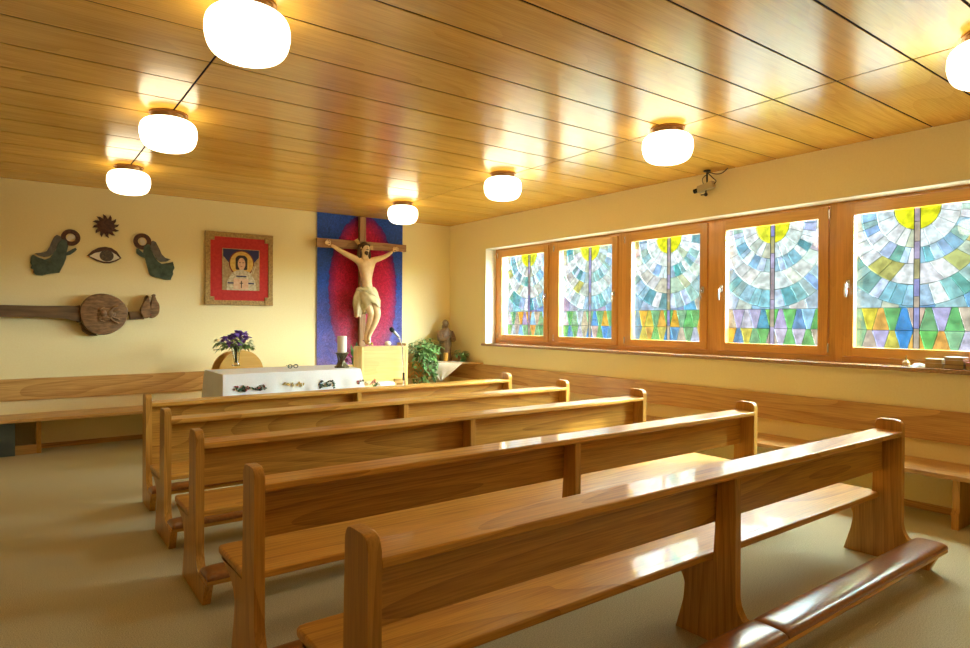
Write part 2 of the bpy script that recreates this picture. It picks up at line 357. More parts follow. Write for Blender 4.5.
def stained_panel(idx):
    """pieces in panel coordinates p across (0..PWD), q down (0..PH)"""
    R = random.Random(40 + idx); polys = []; k = PH / 1.16; c0 = PWD * .5; tw = .022; q1 = .81 * k; q2 = .995 * k
    def put(poly, cols, y1=PH, y0=0, j=.06):
        for xa, xb in ((0, c0 - tw), (c0 + tw, PWD)):
            q = clip(poly, xa, xb, y0, y1)
            if len(q) > 2:
                c = R.choice(cols); polys.append((q, tuple(min(.97, max(.02, x + R.uniform(-j, j))) for x in c)))
    # sun
    N = 24; put([(c0 + .17 * cos(a), .0 + .19 * sin(a)) for a in [pi * i / N for i in range(N + 1)]], [(.86, .84, .03)], j=.02)
    arcs = [(.0, .175, .19), (.02 * k, .31, .32), (.038 * k, .43, .435), (.13 * k, .505, .515), (.13 * k, .68, .69), (.15 * k, 1.5, 1.5)]
    for b in range(5):
        (ca, ra, rb_), (cb, rc, rd) = arcs[b], arcs[b + 1]
        cols = [WH + KH[:2], BL, KH + [(.80, .84, .78)], BL, [(.40, .58, .70), (.58, .55, .40), (.50, .42, .62), (.22, .42, .70), (.62, .66, .60)]][b]
        nn = [6, 11, 8, 12, 8][b]; slant = [.05, .03, .20, .03, -.1][b]
        for side in (-1, 1):
            edges = [0.0]
            for i in range(nn): edges.append(edges[-1] + R.uniform(.7, 1.3))
            edges = [e / edges[-1] * radians(112) for e in edges]
            for e0, e1 in zip(edges, edges[1:]):
                def pt(cc, rx, ry, a): return (c0 + side * rx * sin(a), cc + ry * cos(a))
                inn = [pt(ca, ra, rb_, e0 + (e1 - e0) * t / 3) for t in range(4)]
                o = [pt(cb, rc, rd, e0 + slant + (e1 - e0) * t / 3) for t in range(4)]
                if e0 == 0.0 and slant: o[0] = pt(cb, rc, rd, 0)
                put(inn + o[::-1], cols, y1=q1)
        if False: pass
    # the two rows of tapering pieces
    for r, (ya, yb) in enumerate(((q1, q2), (q2, PH))):
        n_ = 11; w = PWD / n_; last = None
        for i in range(-1, n_ + 1):
            d = .27 * w * (1 if (i + r) % 2 else -1)
            x0 = i * w; x1 = x0 + w
            c = R.choice([q for q in RW if q != last]); last = c
            put([(x0 - d, ya), (x1 + d, ya), (x1 - d, yb), (x0 + d, yb)], [c], y0=ya, y1=yb, j=.04)
    # trunk
    qs = [0, .12, .28, .42, .58, .72, .81, .98, PH / k]
    for a, b in zip(qs, qs[1:]):
        polys.append(([(c0 - tw, a * k), (c0 + tw, a * k), (c0 + tw, b * k), (c0 - tw, b * k)], R.choice(TR)))
    return polys
def pane_objects(idx, y_left, z_top, x, parent):
    polys = stained_panel(idx)
    bm = NB(); cl = bm.loops.layers.float_color.new('tint')
    lb = NB(); w = .0019
    for q, c in polys:
        vs = [bm.verts.new((x, y_left - p, z_top - s)) for p, s in q]
        try: f = bm.faces.new(vs)
        except ValueError: continue
        for lp in f.loops: lp[cl] = (*c, 1)
        for i in range(len(q)):
            a = Vector((x, y_left - q[i - 1][0], z_top - q[i - 1][1])); b = Vector((x, y_left - q[i][0], z_top - q[i][1]))
            if (b - a).length < .004: continue
            d = (b - a).normalized(); s = Vector((0, -d.z, d.y)) * w; nx = Vector((.003, 0, 0))
            P = [a - s - nx, a + s - nx, b + s - nx, b - s - nx]
            Q = [p + nx * 2 for p in P]
            A = [lb.verts.new(p) for p in P]; B = [lb.verts.new(p) for p in Q]
            lb.faces.new(A); lb.faces.new(B)
            for j in range(4): lb.faces.new((A[j], A[(j + 1) % 4], B[(j + 1) % 4], B[j]))
    g = obj('stained_glass_panel', bm, stained, parent, smooth=False)
    obj('leading', lb, lead_m, g, smooth=False)
    return g
XF = .195
z0s, z1s, z0g, z1g = 1.162, 2.508, 1.246, 2.407
wlab = ['first from the corner', 'second from the corner', 'third from the corner, in the middle', 'fourth from the corner', 'nearest the camera at the right edge']
for i in range(5):
    yc = -1.6135 - 1.2493 * i                        # centre of sash
    ya, yb = yc + .565, yc - .565; ga, gb = yc + .47, yc - .47
    w = empty('window_%d' % (i + 1), (0, 0, 0), kind='structure')
    w['label'] = 'wooden framed stained glass window, ' + wlab[i]
    bm = NB()   # fixed casing
    ea = YO0 if i == 0 else yc + .6246; eb = YO1 if i == 4 else yc - .6246
    box(bm, (XF, ya, ZB), (XF + .055, ea, ZT)); box(bm, (XF, eb, ZB), (XF + .055, yb, ZT))
    obj('casing_post', bm, frame_z, w, smooth=False)
    bm = NB(); box(bm, (XF, yb, ZB), (XF + .055, ya, z0s - .004)); box(bm, (XF, yb, z1s + .004), (XF + .055, ya, ZT)); obj('casing_rail', bm, frame_y, w, smooth=False)
    # sash: four bevelled bars, slightly proud of the casing
    bm = NB(); xs0, xs1_ = XF - .016, XF + .05
    for (a, b, c, d) in ((ya - .004, ga, z0s, z1s), (gb, yb + .004, z0s, z1s)):
        box(bm, (xs0, min(a, b), c), (xs1_, max(a, b), d), bev=.006)
    sf = obj('window_frame', bm, frame_z, w)
    bm = NB()
    box(bm, (xs0 + .0008, gb - .002, z0s), (xs1_, ga + .002, z0g), bev=.005); box(bm, (xs0 + .0008, gb - .002, z1g), (xs1_, ga + .002, z1s), bev=.005)
    obj('window_frame_rail', bm, frame_y, w)
    bm = NB(); box(bm, (XF + .02, gb - .005, z0g - .005), (XF + .024, ga + .005, z1g + .005)); obj('pane', bm, clear, w, smooth=False)
    pane_objects(i, ga + (-.03, .01, .025, .04, .04)[i], z1g + .02, XF + .080, w)
    # outer ledge that the coloured panel stands in
    bm = NB(); o0, o1 = XF + .056, XF + .11
    box(bm, (o0, gb - .09, z0g - .09), (o1, ga + .09, z0g - .012)); box(bm, (o0, gb - .09, z1g + .022), (o1, ga + .09, z1g + .1)); obj('outer_frame', bm, frame_y, w, smooth=False)
    # handle and hinges
    left = i >= 3; hy = (ya - .05) if left else (yb + .05); hz = 1.80
    bm = NB(); box(bm, (xs0 - .012, hy - .016, hz - .035), (xs0, hy + .016, hz + .035), bev=.004)
    tube(bm, [(xs0 - .01, hy, hz), (xs0 - .045, hy, hz)], .009, 10)
    tube(bm, spline([(xs0 - .045, hy, hz + .008), (xs0 - .05, hy, hz - .04), (xs0 - .046, hy, hz - .115)], 4), [.011] * 8 + [.008], 10)
    obj('window_handle', bm, steel, w)
    yh = yb - .004 if left else ya + .004
    for hz in (z0s + .07, z1s - .07):
        bm = NB(); tube(bm, [(xs0 - .006, yh, hz - .04), (xs0 - .006, yh, hz + .04)], .008, 10); obj('hinge', bm, steel, w)

# ------------------------------------------------------------------ ceiling lamps
def make_lamp():
    t = empty('ceiling_lamp', (0, 0, 0))
    bm = NB(); lathe(bm, [(0, 0), (.128, 0), (.132, -.004), (.132, -.012), (.118, -.016), (.112, -.046), (0, -.046)], n=40); obj('lamp_base', bm, brass, t)
    prof = []
    Rm, Hh, zc = .196, .117, -.158
    for k in range(25):
        a = pi / 2 - pi * k / 24
        e = .50
        x = Rm * (abs(cos(a)) ** e); z = zc + Hh * (abs(sin(a)) ** .62) * (1 if sin(a) >= 0 else -1)
        x *= 1 - .10 * max(0, -(z - zc) / Hh)
        prof.append((x if k not in (0, 24) else 0, z))
    cut = 4
    bm = NB(); lathe(bm, prof[:cut + 1], n=48); obj('unlit_shade_top', bm, opal_plain, t, ang=80)  # added non-glowing top of the bowl, keeps its light off the ceiling
    bm = NB(); lathe(bm, prof[cut:], n=48); obj('lamp_shade', bm, opal, t, ang=80)
    return t
lamp_spots = [(-4.80, -1.43, 'white opal bowl ceiling lamp, left row, above the sun plaque by the front wall'),
              (-4.81, -3.50, 'white opal bowl ceiling lamp, left row, middle of the row on the dark joint'),
              (-4.835, -5.56, 'large looking white opal bowl ceiling lamp, left row, nearest the camera'),
              (-1.66, -1.40, 'white opal bowl ceiling lamp, right row, the one above the crucifix'),
              (-1.66, -3.50, 'white opal bowl ceiling lamp, right row, second from the front wall'),
              (-1.60, -5.52, 'white opal bowl ceiling lamp, right row, beside the security camera'),
              (-1.64, -7.60, 'white opal bowl ceiling lamp cut off by the right edge of the photo'),
              (-4.83, -7.66, 'white opal bowl ceiling lamp, left row, above and behind the camera'),
              (-4.83, -9.72, 'white opal bowl ceiling lamp, left row, last one at the back wall'),
              (-1.70, -9.62, 'white opal bowl ceiling lamp, right row, last one at the back wall')]
proto = make_lamp()
for i, (x, y, lab) in enumerate(lamp_spots):
    o = proto if i == 0 else copy_tree(proto)
    o.location = (x, y, H); tag(o, lab, 'lamp', 'opal bowl lamps on the ceiling')

# ------------------------------------------------------------------ pews
PL = 3.656; PT = .043
def make_pew(front=False, PL=PL):
    """local frame: x 0..PL, y 0 = near face of the posts, +y towards the altar"""
    t = empty('prayer_desk' if front else 'church_pew')
    zs = .372
    side = [(-.146, 0), (-.205, .125), (-.05, .132), (0, .20), (0, .87), (.150, .87), (.165, zs + .038), (.165, zs), (.50, zs), (.41, .352), (.335, .325), (.292, .285), (.275, .235), (.288, .15), (.335, 0)]
    rad = [0, .0, .03, .05, .045, .035, 0, 0, .01, .02, .02, .02, .02, .03, 0]
    if front: side = side[:6] + [(.165, .5), (.165, 0)]; rad = rad[:6] + [0, 0]
    ol = rounded(side, rad)
    for x in (0, PL - PT):
        bm = NB(); prism(bm, ol, x, x + PT, 'x', bev=.005); obj('side_panel', bm, wood_z, t)
    mid = [(-.146, 0), (-.205, .125), (-.05, .132), (0, .20), (0, .772), (.093, .772), (.108, zs), (.44, zs), (.38, .345), (.32, .31), (.282, .275), (.262, .235), (.27, .15), (.315, 0)]
    mr_ = [0, 0, .03, .05, 0, 0, 0, 0, .02, .02, .02, .02, .02, 0]
    if front: mid = mid[:6] + [(.106, .3), (.106, 0)]; mr_ = mr_[:6] + [0, 0]
    ol = rounded(mid, mr_)
    xm = 3.656 * .4935 - PT / 2
    bm = NB(); prism(bm, ol, xm, xm + PT, 'x', bev=.005); obj('middle_support', bm, wood_z, t)
    # top rail, backrest, seat
    bm = NB(); prism(bm, rounded([(-.004, .772), (-.004, .803), (.150, .806), (.150, .775)], .009, 3), PT, PL - PT, 'x'); obj('top_rail', bm, wood_x, t)
    bm = NB(); box(bm, (PT, .108, .205 if front else .553), (PL - PT, .130, .785), bev=.003); obj('backrest', bm, wood_panel, t)
    bm = NB()
    so_ = [(0, .168), (PT + .002, .168), (PT + .002, .125), (PL - PT - .002, .125), (PL - PT - .002, .168), (PL, .168), (PL, .565), (0, .565)]
    so_ = rounded(so_, [.012, 0, .004, .004, 0, .012, .03, .03], 3)
    if front: bm.free()
    else: prism(bm, so_, zs, zs + .036, 'z', bev=.011, seg=3); obj('seat', bm, wood_x, t)
    # kneeler
    bm = NB(); prism(bm, rounded([(-.232, .124), (-.232, .147), (-.062, .150), (-.062, .127)], .007, 3), 0.002, PL - .002, 'x', bev=.004); obj('kneeler_board', bm, wood_x, t)
    for a, b in ((.006, xm + PT * .5 - .003), (xm + PT * .5 + .003, PL - .006)):
        bm = NB(); n = 30
        # padded strip with a pillow section that pinches at both ends
        for i in range(n + 1):
            pass
        xsx = [a + (b - a) * u for u in [0, .004, .012, .03, .06] + [.06 + .88 * k / 12 for k in range(1, 13)] + [.97, .988, .996, 1]]
        hs = [.35, .7, .88, .97] + [1] * 14 + [.97, .9, .65] ; hs = (hs + [.35])[:len(xsx)]
        hs += [.35] * (len(xsx) - len(hs)); rows = []
        for X, h in zip(xsx, hs):
            row = []
            for k in range(17):
                a_ = pi * k / 16; yy = -.147 + .086 * (abs(cos(a_)) ** .6) * (1 if cos(a_) > 0 else -1); zz = .149 + .034 * h * (sin(a_) ** .6 if sin(a_) > 0 else 0)
                row.append(bm.verts.new((X, yy, zz)))
            rows.append(row)
        for A, B in zip(rows, rows[1:]):
            for k in range(16): bm.faces.new((A[k], A[k + 1], B[k + 1], B[k]))
            bm.faces.new((A[0], B[0], B[16], A[16]))
        bm.faces.new(rows[0]); bm.faces.new(rows[-1][::-1])
        obj('kneeler_pad', bm, leather, t, ang=70)
    return t
pews = [(-4.958, -7.110, 'honey wood church pew nearest the camera, with brown padded kneeler in front'),
        (-4.969, -6.124, 'honey wood church pew second from the camera, in the row behind the nearest'),
        (-4.963, -5.091, 'honey wood church pew third from the camera, with a lit patch on its backrest'),
        (-4.944, -4.118, 'honey wood church pew fourth from the camera, the farthest one with a seat'),
]
proto = make_pew()
nearest = make_pew(PL=3.60)       # the nearest one measures a little shorter
for i, (x, y, lab) in enumerate(pews):
    o = nearest if i == 0 else (proto if i == 1 else copy_tree(proto))
    o.location = (x, y, 0); tag(o, lab, 'pew', 'pews in rows')
o = make_pew(True); o.location = (-4.906, -3.160, 0); tag(o, 'long seatless honey wood prayer desk with kneeler, the row just before the white altar', 'prayer desk')

# ------------------------------------------------------------------ benches along the walls
t = empty('wall_bench', (0, 0, 0), label='long wooden bench with backrest board fixed along the front wall behind the altar', cat='bench')
bm = NB(); box(bm, (XL, -.03, .551), (-.031, -.001, .792), bev=.004); obj('backrest', bm, bench_x, t)
bm = NB(); box(bm, (XL, -.50, .37), (0, -.0, .405), bev=.008); obj('seat', bm, bench_x, t)
for x in (-8.3, -5.53, -2.75, -.55):
    bm = NB(); prism(bm, rounded([(-.30, 0), (-.30, .05), (-.27, .08), (-.33, .37), (-.03, .37), (-.03, 0)], [0, .01, .02, 0, 0, 0]), x, x + .045, 'x', bev=.004); obj('leg', bm, wood_z, t)
bm = NB(); box(bm, (-5.72, -.30, 0), (-5.53, -.27, .10), bev=.004); box(bm, (-8.25, -.30, 0), (-5.86, -.27, .10), bev=.004)
obj('foot_board', bm, bench_x, t)
t = empty('wall_bench', (0, 0, 0), label='long wooden bench with backrest board along the window wall, right of the pews', cat='bench')
bm = NB(); box(bm, (-.03, YB, .551), (-.001, -.001, .792), bev=.004); obj('backrest', bm, bench_y, t)
bm = NB(); box(bm, (-.50, YB + .3, .37), (-.0, -.501, .405), bev=.008); obj('seat', bm, bench_y, t)
for y in (-1.6, -4.35, -7.10, -9.8):
    bm = NB(); prism(bm, rounded([(-.39, 0), (-.39, .11), (-.37, .13), (-.37, .37), (-.03, .37), (-.03, 0)], [0, .01, .02, 0, 0, 0]), y, y + .045, 'y', bev=.004); obj('leg', bm, wood_z, t)
bm = NB(); box(bm, (-5.99, -.335, .002), (-5.715, -.315, .355)); box(bm, (-5.99, -.315, .002), (-5.715, -.05, .355), bev=.006)
o = obj('storage_box', bm, noisy('blue_grey_panel', (.06, .09, .095), (.12, .15, .15), 6, 3, .5)); tag(o, 'blue grey box pushed under the bench at the left edge of the photo', 'box')

# ------------------------------------------------------------------ hangings on the front wall
def wp(u, v, y=-.02):
    p = at(u, v, 'y', y); return (p.x, p.z)
def px(pts, ox, oy, s, y=-.02): return [wp(ox + a / s, oy + b / s, y) for a, b in pts]
def plate(bm, pts, y0, y1, bev=.003): prism(bm, pts, y0, y1, 'y', bev=bev)
# painted banner
def banner_mat():
    m = mat('painted_banner_cloth', (.1, .1, .5), .85); n = m.node_tree.nodes; l = m.node_tree.links; b = n['Principled BSDF']
    t = n.new('ShaderNodeTexCoord'); mp = n.new('ShaderNodeMapping'); l.new(t.outputs['Object'], mp.inputs[0])
    mp.inputs['Location'].default_value = (1.545 / .60, 0, -1.86 / 1.26); mp.inputs['Scale'].default_value = (1 / .60, 0, 1 / 1.26)
    no = n.new('ShaderNodeTexNoise'); no.inputs['Scale'].default_value = 9; no.inputs['Detail'].default_value = 6; no.inputs['Distortion'].default_value = 1.5; l.new(t.outputs['Object'], no.inputs[0])
    ln = n.new('ShaderNodeVectorMath'); ln.operation = 'LENGTH'; l.new(mp.outputs[0], ln.inputs[0])
    ad = n.new('ShaderNodeMath'); ad.operation = 'MULTIPLY_ADD'; l.new(no.outputs[0], ad.inputs[0]); ad.inputs[1].default_value = .16; l.new(ln.outputs['Value'], ad.inputs[2])
    r = n.new('ShaderNodeValToRGB'); l.new(ad.outputs[0], r.inputs[0]); cr = r.color_ramp
    cr.elements[0].position = 0; cr.elements[0].color = (.72, .02, .09, 1); cr.elements[1].position = 1.0; cr.elements[1].color = (.06, .16, .66, 1)
    for p, c in ((.55, (.70, .02, .08)), (.80, (.72, .03, .13)), (.93, (.42, .03, .18)), (1.0, (.15, .04, .32))):
        e = cr.elements.new(min(p, .999)); e.color = (*c, 1)
    e = cr.elements[-1]; e.position = 1.0
    # the lower part turns mauve
    sp = n.new('ShaderNodeSeparateXYZ'); l.new(t.outputs['Object'], sp.inputs[0])
    mr = n.new('ShaderNodeMapRange'); mr.inputs['From Min'].default_value = 2.0; mr.inputs['From Max'].default_value = .9; mr.inputs['To Max'].default_value = .5; l.new(sp.outputs['Z'], mr.inputs[0])
    n2 = n.new('ShaderNodeTexNoise'); n2.inputs['Scale'].default_value = 4; n2.inputs['Detail'].default_value = 8; n2.inputs['Distortion'].default_value = 2; l.new(t.outputs['Object'], n2.inputs[0])
    mm = n.new('ShaderNodeMath'); mm.operation = 'MULTIPLY'; l.new(mr.outputs[0], mm.inputs[0]); l.new(n2.outputs[0], mm.inputs[1])
    m2 = n.new('ShaderNodeMath'); m2.operation = 'MULTIPLY'; m2.inputs[1].default_value = 1.9; l.new(mm.outputs[0], m2.inputs[0])
    mx = n.new('ShaderNodeMix'); mx.data_type = 'RGBA'; l.new(m2.outputs[0], mx.inputs[0]); l.new(r.outputs[0], mx.inputs[6]); mx.inputs[7].default_value = (.50, .30, .52, 1)
    br = n.new('ShaderNodeTexNoise'); br.inputs['Scale'].default_value = 16; br.inputs['Detail'].default_value = 8; br.inputs['Distortion'].default_value = 3; l.new(t.outputs['Object'], br.inputs[0])
    hr = n.new('ShaderNodeMapRange'); hr.inputs['From Min'].default_value = .3; hr.inputs['From Max'].default_value = .7; hr.inputs['To Min'].default_value = .72; hr.inputs['To Max'].default_value = 1.35; l.new(br.outputs[0], hr.inputs[0])
    hv = n.new('ShaderNodeHueSaturation'); l.new(mx.outputs[2], hv.inputs['Color']); l.new(hr.outputs[0], hv.inputs['Value']); l.new(hv.outputs[0], b.inputs['Base Color'])
    return m
bm = NB(); nx, nz = 24, 30; rows = []
for j in range(nz + 1):
    z = 2.982 - (2.982 - .80) * j / nz; rows.append([bm.verts.new((-2.268 + 1.377 * i / nx, -.018 - .006 * sin(i * .9 + j * .12), z)) for i in range(nx + 1)])
for A, B in zip(rows, rows[1:]):
    for i in range(nx): bm.faces.new((A[i], A[i + 1], B[i + 1], B[i]))
bmesh.ops.solidify(bm, geom=list(bm.faces), thickness=.004)
tag(obj('painted_banner', bm, banner_mat(), ang=80), 'tall blue cloth banner with a crimson oval, hanging behind the crucifix', 'banner')

# crucifix
cx = empty('crucifix', (-1.60, -.04, 1.0), label='large wooden crucifix with carved figure, hanging before the crimson and blue banner', cat='crucifix')
def P(o): o.parent = cx; o.matrix_parent_inverse = Matrix.Translation((1.60, .04, -1.0)); return o
bm = NB(); box(bm, (-1.650, -.105, .96), (-1.550, -.045, 2.972), bev=.004); P(obj('upright_beam', bm, cross_z))
bm = NB(); zc = 2.545; prism(bm, [(-2.316, zc - .07), (-.893, zc - .045), (-.893, zc + .06), (-2.316, zc + .06)], -.14, -.085, 'y', bev=.004); P(obj('cross_beam', bm, cross_x))
skinm = noisy('painted_wood_flesh', (.74, .52, .28), (.86, .66, .40), 18, 3, .5)
hair_m = noisy('dark_brown_hair', (.05, .022, .010), (.11, .05, .02), 50, 3, .6)
V = [(-1.600, -.26, 1.84, (.115, .09)), (-1.608, -.255, 1.95, (.092, .075)), (-1.617, -.265, 2.07, (.108, .085)), (-1.628, -.265, 2.21, (.128, .092)), (-1.636, -.255, 2.325, (.075, .06)), (-1.648, -.27, 2.39, .045),
     (-1.657, -.30, 2.43, (.050, .06)), (-1.660, -.305, 2.485, (.062, .075)), (-1.664, -.295, 2.54, (.045, .055)),
     (-1.755, -.25, 2.318, .052), (-1.87, -.235, 2.37, .043), (-1.985, -.215, 2.425, .034), (-2.06, -.19, 2.475, .031), (-2.125, -.17, 2.512, .020),
     (-1.515, -.25, 2.322, .052), (-1.41, -.235, 2.355, .043), (-1.305, -.215, 2.392, .034), (-1.22, -.19, 2.44, .031), (-1.145, -.17, 2.487, .020),
     (-1.655, -.275, 1.76, .085), (-1.625, -.33, 1.65, .070), (-1.590, -.375, 1.555, .055), (-1.585, -.31, 1.43, .052), (-1.595, -.22, 1.26, .034), (-1.600, -.205, 1.20, .030), (-1.605, -.26, 1.10, .026),
     (-1.540, -.275, 1.76, .088), (-1.520, -.35, 1.65, .072), (-1.508, -.405, 1.545, .057), (-1.525, -.345, 1.42, .054), (-1.560, -.262, 1.26, .036), (-1.572, -.245, 1.20, .031), (-1.590, -.30, 1.095, .027)]
E_ = [(0, 1), (1, 2), (2, 3), (3, 4), (4, 5), (5, 6), (6, 7), (7, 8), (3, 9), (9, 10), (10, 11), (11, 12), (12, 13), (3, 14), (14, 15), (15, 16), (16, 17), (17, 18),
      (0, 19), (19, 20), (20, 21), (21, 22), (22, 23), (23, 24), (24, 25), (0, 26), (26, 27), (27, 28), (28, 29), (29, 30), (30, 31), (31, 32)]
def hands(bm):
    for s, w in ((-1, Vector((-2.125, -.17, 2.512))), (1, Vector((-1.145, -.17, 2.487)))):
        d = Vector((s * .86, 0, .50)).normalized(); u = Vector((-s * .5, 0, .86))
        ball(bm, w + d * .038, .026, (1.25, .5, 1.05), 10, Matrix.Rotation(-s * .5, 3, 'Y'))
        for k in range(4):
            b = w + d * .058 + u * (.017 * (k - 1.5)); L = [.040, .047, .044, .034][k]
            tube(bm, [b, b + d * L * .5 + Vector((0, -.006, 0)), b + d * L * .85 + Vector((0, -.022, 0)), b + d * L * .8 + Vector((0, -.034, 0))], [.0075, .0072, .0065, .005], 6)
        b = w + d * .025 + u * .022
        tube(bm, [b, b + u * .018 + d * .012, b + u * .024 + d * .032 + Vector((0, -.01, 0))], [.009, .008, .006], 6)
    # face: nose, brow, eyes, ears
    ball(bm, (-1.652, -.372, 2.487), .012, (.8, 1.2, 1.9), 8)
    for dx in (-.025, .022): ball(bm, (-1.658 + dx, -.358, 2.503), .011, (1.3, .7, .6), 8)
    for dx in (-.063, .060): ball(bm, (-1.660 + dx, -.305, 2.487), .014, (.5, .8, 1.3), 8)
    for x0, y0 in ((-1.605, -.30), (-1.590, -.34)):      # toes
        for k in range(4): ball(bm, (x0 - .02 + .013 * k, y0 - .005, 1.075), .008, (1, 1, 1.5), 6)
fig = P(skin('carved_figure', V, E_, skinm, None, 2, hands))
fig['label'] = 'carved and painted figure with outstretched arms'
bm = NB()
ball(bm, (-1.662, -.272, 2.505), .078, (.98, .92, 1.0), 14)
for k in range(7):
    a = pi * (-.1 + 1.2 * k / 6); x = -1.662 + .068 * cos(a); y = -.265 + .03 * sin(a)
    tube(bm, spline([(x, y, 2.52), (x + .012 * cos(a), y, 2.45), (x + .022 * cos(a), y - .01, 2.38), (x + .01 * cos(a), y - .01, 2.33)], 3), [.022] * 6 + [.017, .014, .010, .004], 8)
h = obj('hair', bm, hair_m); h.parent = fig
bm = NB(); ball(bm, (-1.656, -.335, 2.424), .032, (1.0, .75, 1.05), 12); ball(bm, (-1.655, -.350, 2.405), .020, (.9, .8, 1.2), 10); ball(bm, (-1.654, -.367, 2.463), .013, (1.7, .6, .5), 8); h = obj('beard', bm, hair_m); h.parent = fig
thorn = mat('thorn_brown', (.10, .06, .03), .8)
bm = NB()
for q in range(3):
    tube(bm, [(-1.662 + .080 * cos(2 * pi * k / 24), -.275 + .084 * sin(2 * pi * k / 24), 2.535 + .006 * sin(k * 2.1 + q * 2)) for k in range(25)], .006, 6)
h = obj('crown_of_thorns', bm, thorn); h.parent = fig
for f_ in ('hair', 'beard', 'crown_of_thorns'): pass
# golden rays behind the head
ray_m = mat('gilded_wood', (.60, .36, .12), .4, .2)
for ang, L in ((125, .085), (5, .13)):
    a = radians(ang); d = Vector((cos(a), sin(a))); s = Vector((-d.y, d.x)); c = Vector((-1.662, 2.50))
    pts = [c + d * .06 - s * .018, c + d * (.06 + L) - s * .034, c + d * (.06 + L) + s * .034, c + d * .06 + s * .018]
    bm = NB(); prism(bm, [tuple(p) for p in pts], -.185, -.165, 'y', bev=.003); tube(bm, [(c.x, -.17, c.y), (c.x, -.09, c.y)], .01, 6); P(obj('halo_ray', bm, ray_m))
# loin cloth: gathered band, hanging drape and knot
cloth_m = noisy('gilded_ivory_cloth', (.52, .46, .24), (.76, .70, .46), 10, 4, .6)
bm = NB(); rows = []; N = 48
for j, (cxx, cy, z, rx, ry) in enumerate([(-1.607, -.255, 1.935, .105, .088), (-1.605, -.262, 1.90, .128, .108), (-1.602, -.27, 1.84, .150, .125), (-1.597, -.29, 1.77, .158, .145), (-1.590, -.305, 1.69, .150, .155), (-1.575, -.325, 1.61, .128, .140), (-1.570, -.33, 1.575, .118, .128), (-1.570, -.325, 1.60, .10, .11)]):
    row = []
    for k in range(N):
        a = 2 * pi * k / N; f = 1 + .055 * sin(9 * a + z * 22) + .035 * sin(15 * a - z * 31)
        zz = z + .05 * cos(a) * (1 if j > 3 else 0) + (.15 * max(0, cos(a + 1.9)) ** 2 * (j - 2) / 4 if j > 2 else 0) + .022 * sin(2 * a + 1) * (j > 0)
        row.append(bm.verts.new((cxx + rx * f * cos(a), cy + ry * f * sin(a), zz)))
    rows.append(row)
for A, B in zip(rows, rows[1:]):
    for k in range(N): bm.faces.new((A[k], A[(k + 1) % N], B[(k + 1) % N], B[k]))
rows = []
for j in range(15):          # drape falling on the left hip
    t_ = j / 14; z = 1.90 - .40 * t_; row = []
    w = .040 + .032 * sin(pi * min(1, t_ * 1.15)); xx = -1.735 - .025 * t_
    for k in range(20):
        a = 2 * pi * k / 20; f = 1 + .22 * sin(4 * a + t_ * 5)
        row.append(bm.verts.new((xx + w * f * cos(a), -.27 + .055 * f * sin(a), z + .012 * sin(3 * a))))
    rows.append(row)
for A, B in zip(rows, rows[1:]):
    for k in range(20): bm.faces.new((A[k], A[(k + 1) % 20], B[(k + 1) % 20], B[k]))
bm.faces.new(rows[0]); bm.faces.new(rows[-1])
ball(bm, (-1.745, -.31, 1.895), .038, (1.3, .9, .8), 12); tube(bm, spline([(-1.75, -.33, 1.90), (-1.65, -.375, 1.87), (-1.55, -.385, 1.80), (-1.46, -.33, 1.72)], 4), [.02, .024, .026, .027, .028, .028, .028, .027, .026, .025, .022, .018, .012], 10)
h = obj('loincloth', bm, cloth_m, ang=70); h.parent = fig
for x, z in ((-2.158, 2.530), (-1.113, 2.505)):
    bm = NB(); tube(bm, [(x, -.195, z), (x, -.12, z)], .007, 8); P(obj('nail', bm, dark_metal))
bm = NB(); tube(bm, [(-1.592, -.32, 1.15), (-1.592, -.09, 1.15)], .008, 8); P(obj('nail', bm, dark_metal))
bm = NB(); box(bm, (-1.645, -.215, 1.045), (-1.555, -.100, 1.075), bev=.005); P(obj('foot_rest', bm, cross_x))

# icon picture
fx0, fx1, fz0, fz1 = -3.760, -2.897, 1.642, 2.590
fr_m = noisy('aged_gilt_frame', (.24, .14, .04), (.50, .33, .10), 45, 5, .55, stretch=(1, 1, 1))
pic = empty('icon_picture', ((fx0 + fx1) / 2, 0, fz0), label='square icon picture with wide red mount and aged gilt frame', cat='picture')
def PP(o, par=None):
    o.parent = par or pic
    if par is None: o.matrix_parent_inverse = Matrix.Translation(-pic.location)
    return o
bm = NB(); w = .062
for a, b in (((fx0, fz0), (fx1, fz0 + w)), ((fx0, fz1 - w), (fx1, fz1)), ((fx0, fz0 + w), (fx0 + w, fz1 - w)), ((fx1 - w, fz0 + w), (fx1, fz1 - w))): box(bm, (a[0], -.040, a[1]), (b[0], -.004, b[1]), bev=.004)
for a in (fx0, fx1 - .11):
    for b in (fz0, fz1 - .11): box(bm, (a - .0, -.046, b - .0), (a + .11, -.012, b + .11), bev=.003)
PP(obj('picture_frame', bm, fr_m))
red_m = noisy('red_velvet_mount', (.46, .02, .018), (.56, .035, .028), 30, 4, .8)
bm = NB(); box(bm, (fx0 + .05, -.028, fz0 + .05), (fx1 - .05, -.006, fz1 - .05)); PP(obj('mount', bm, red_m))
ix0, ix1, iz0, iz1 = -3.553, -3.077, 1.838, 2.382; icx = (ix0 + ix1) / 2
def flat(name, pts, y, m, d=.002): bm = NB(); prism(bm, pts, -y - d, -y, 'y'); return PP(obj(name, bm, m, smooth=False))
def ell(x, z, rx, rz, n=28, a0=0, a1=2 * pi): return [(x + rx * cos(a0 + (a1 - a0) * k / n), z + rz * sin(a0 + (a1 - a0) * k / n)) for k in range(n)]
tanm = noisy('tan_icon_ground', (.30, .19, .08), (.55, .40, .20), 28, 6, .6)
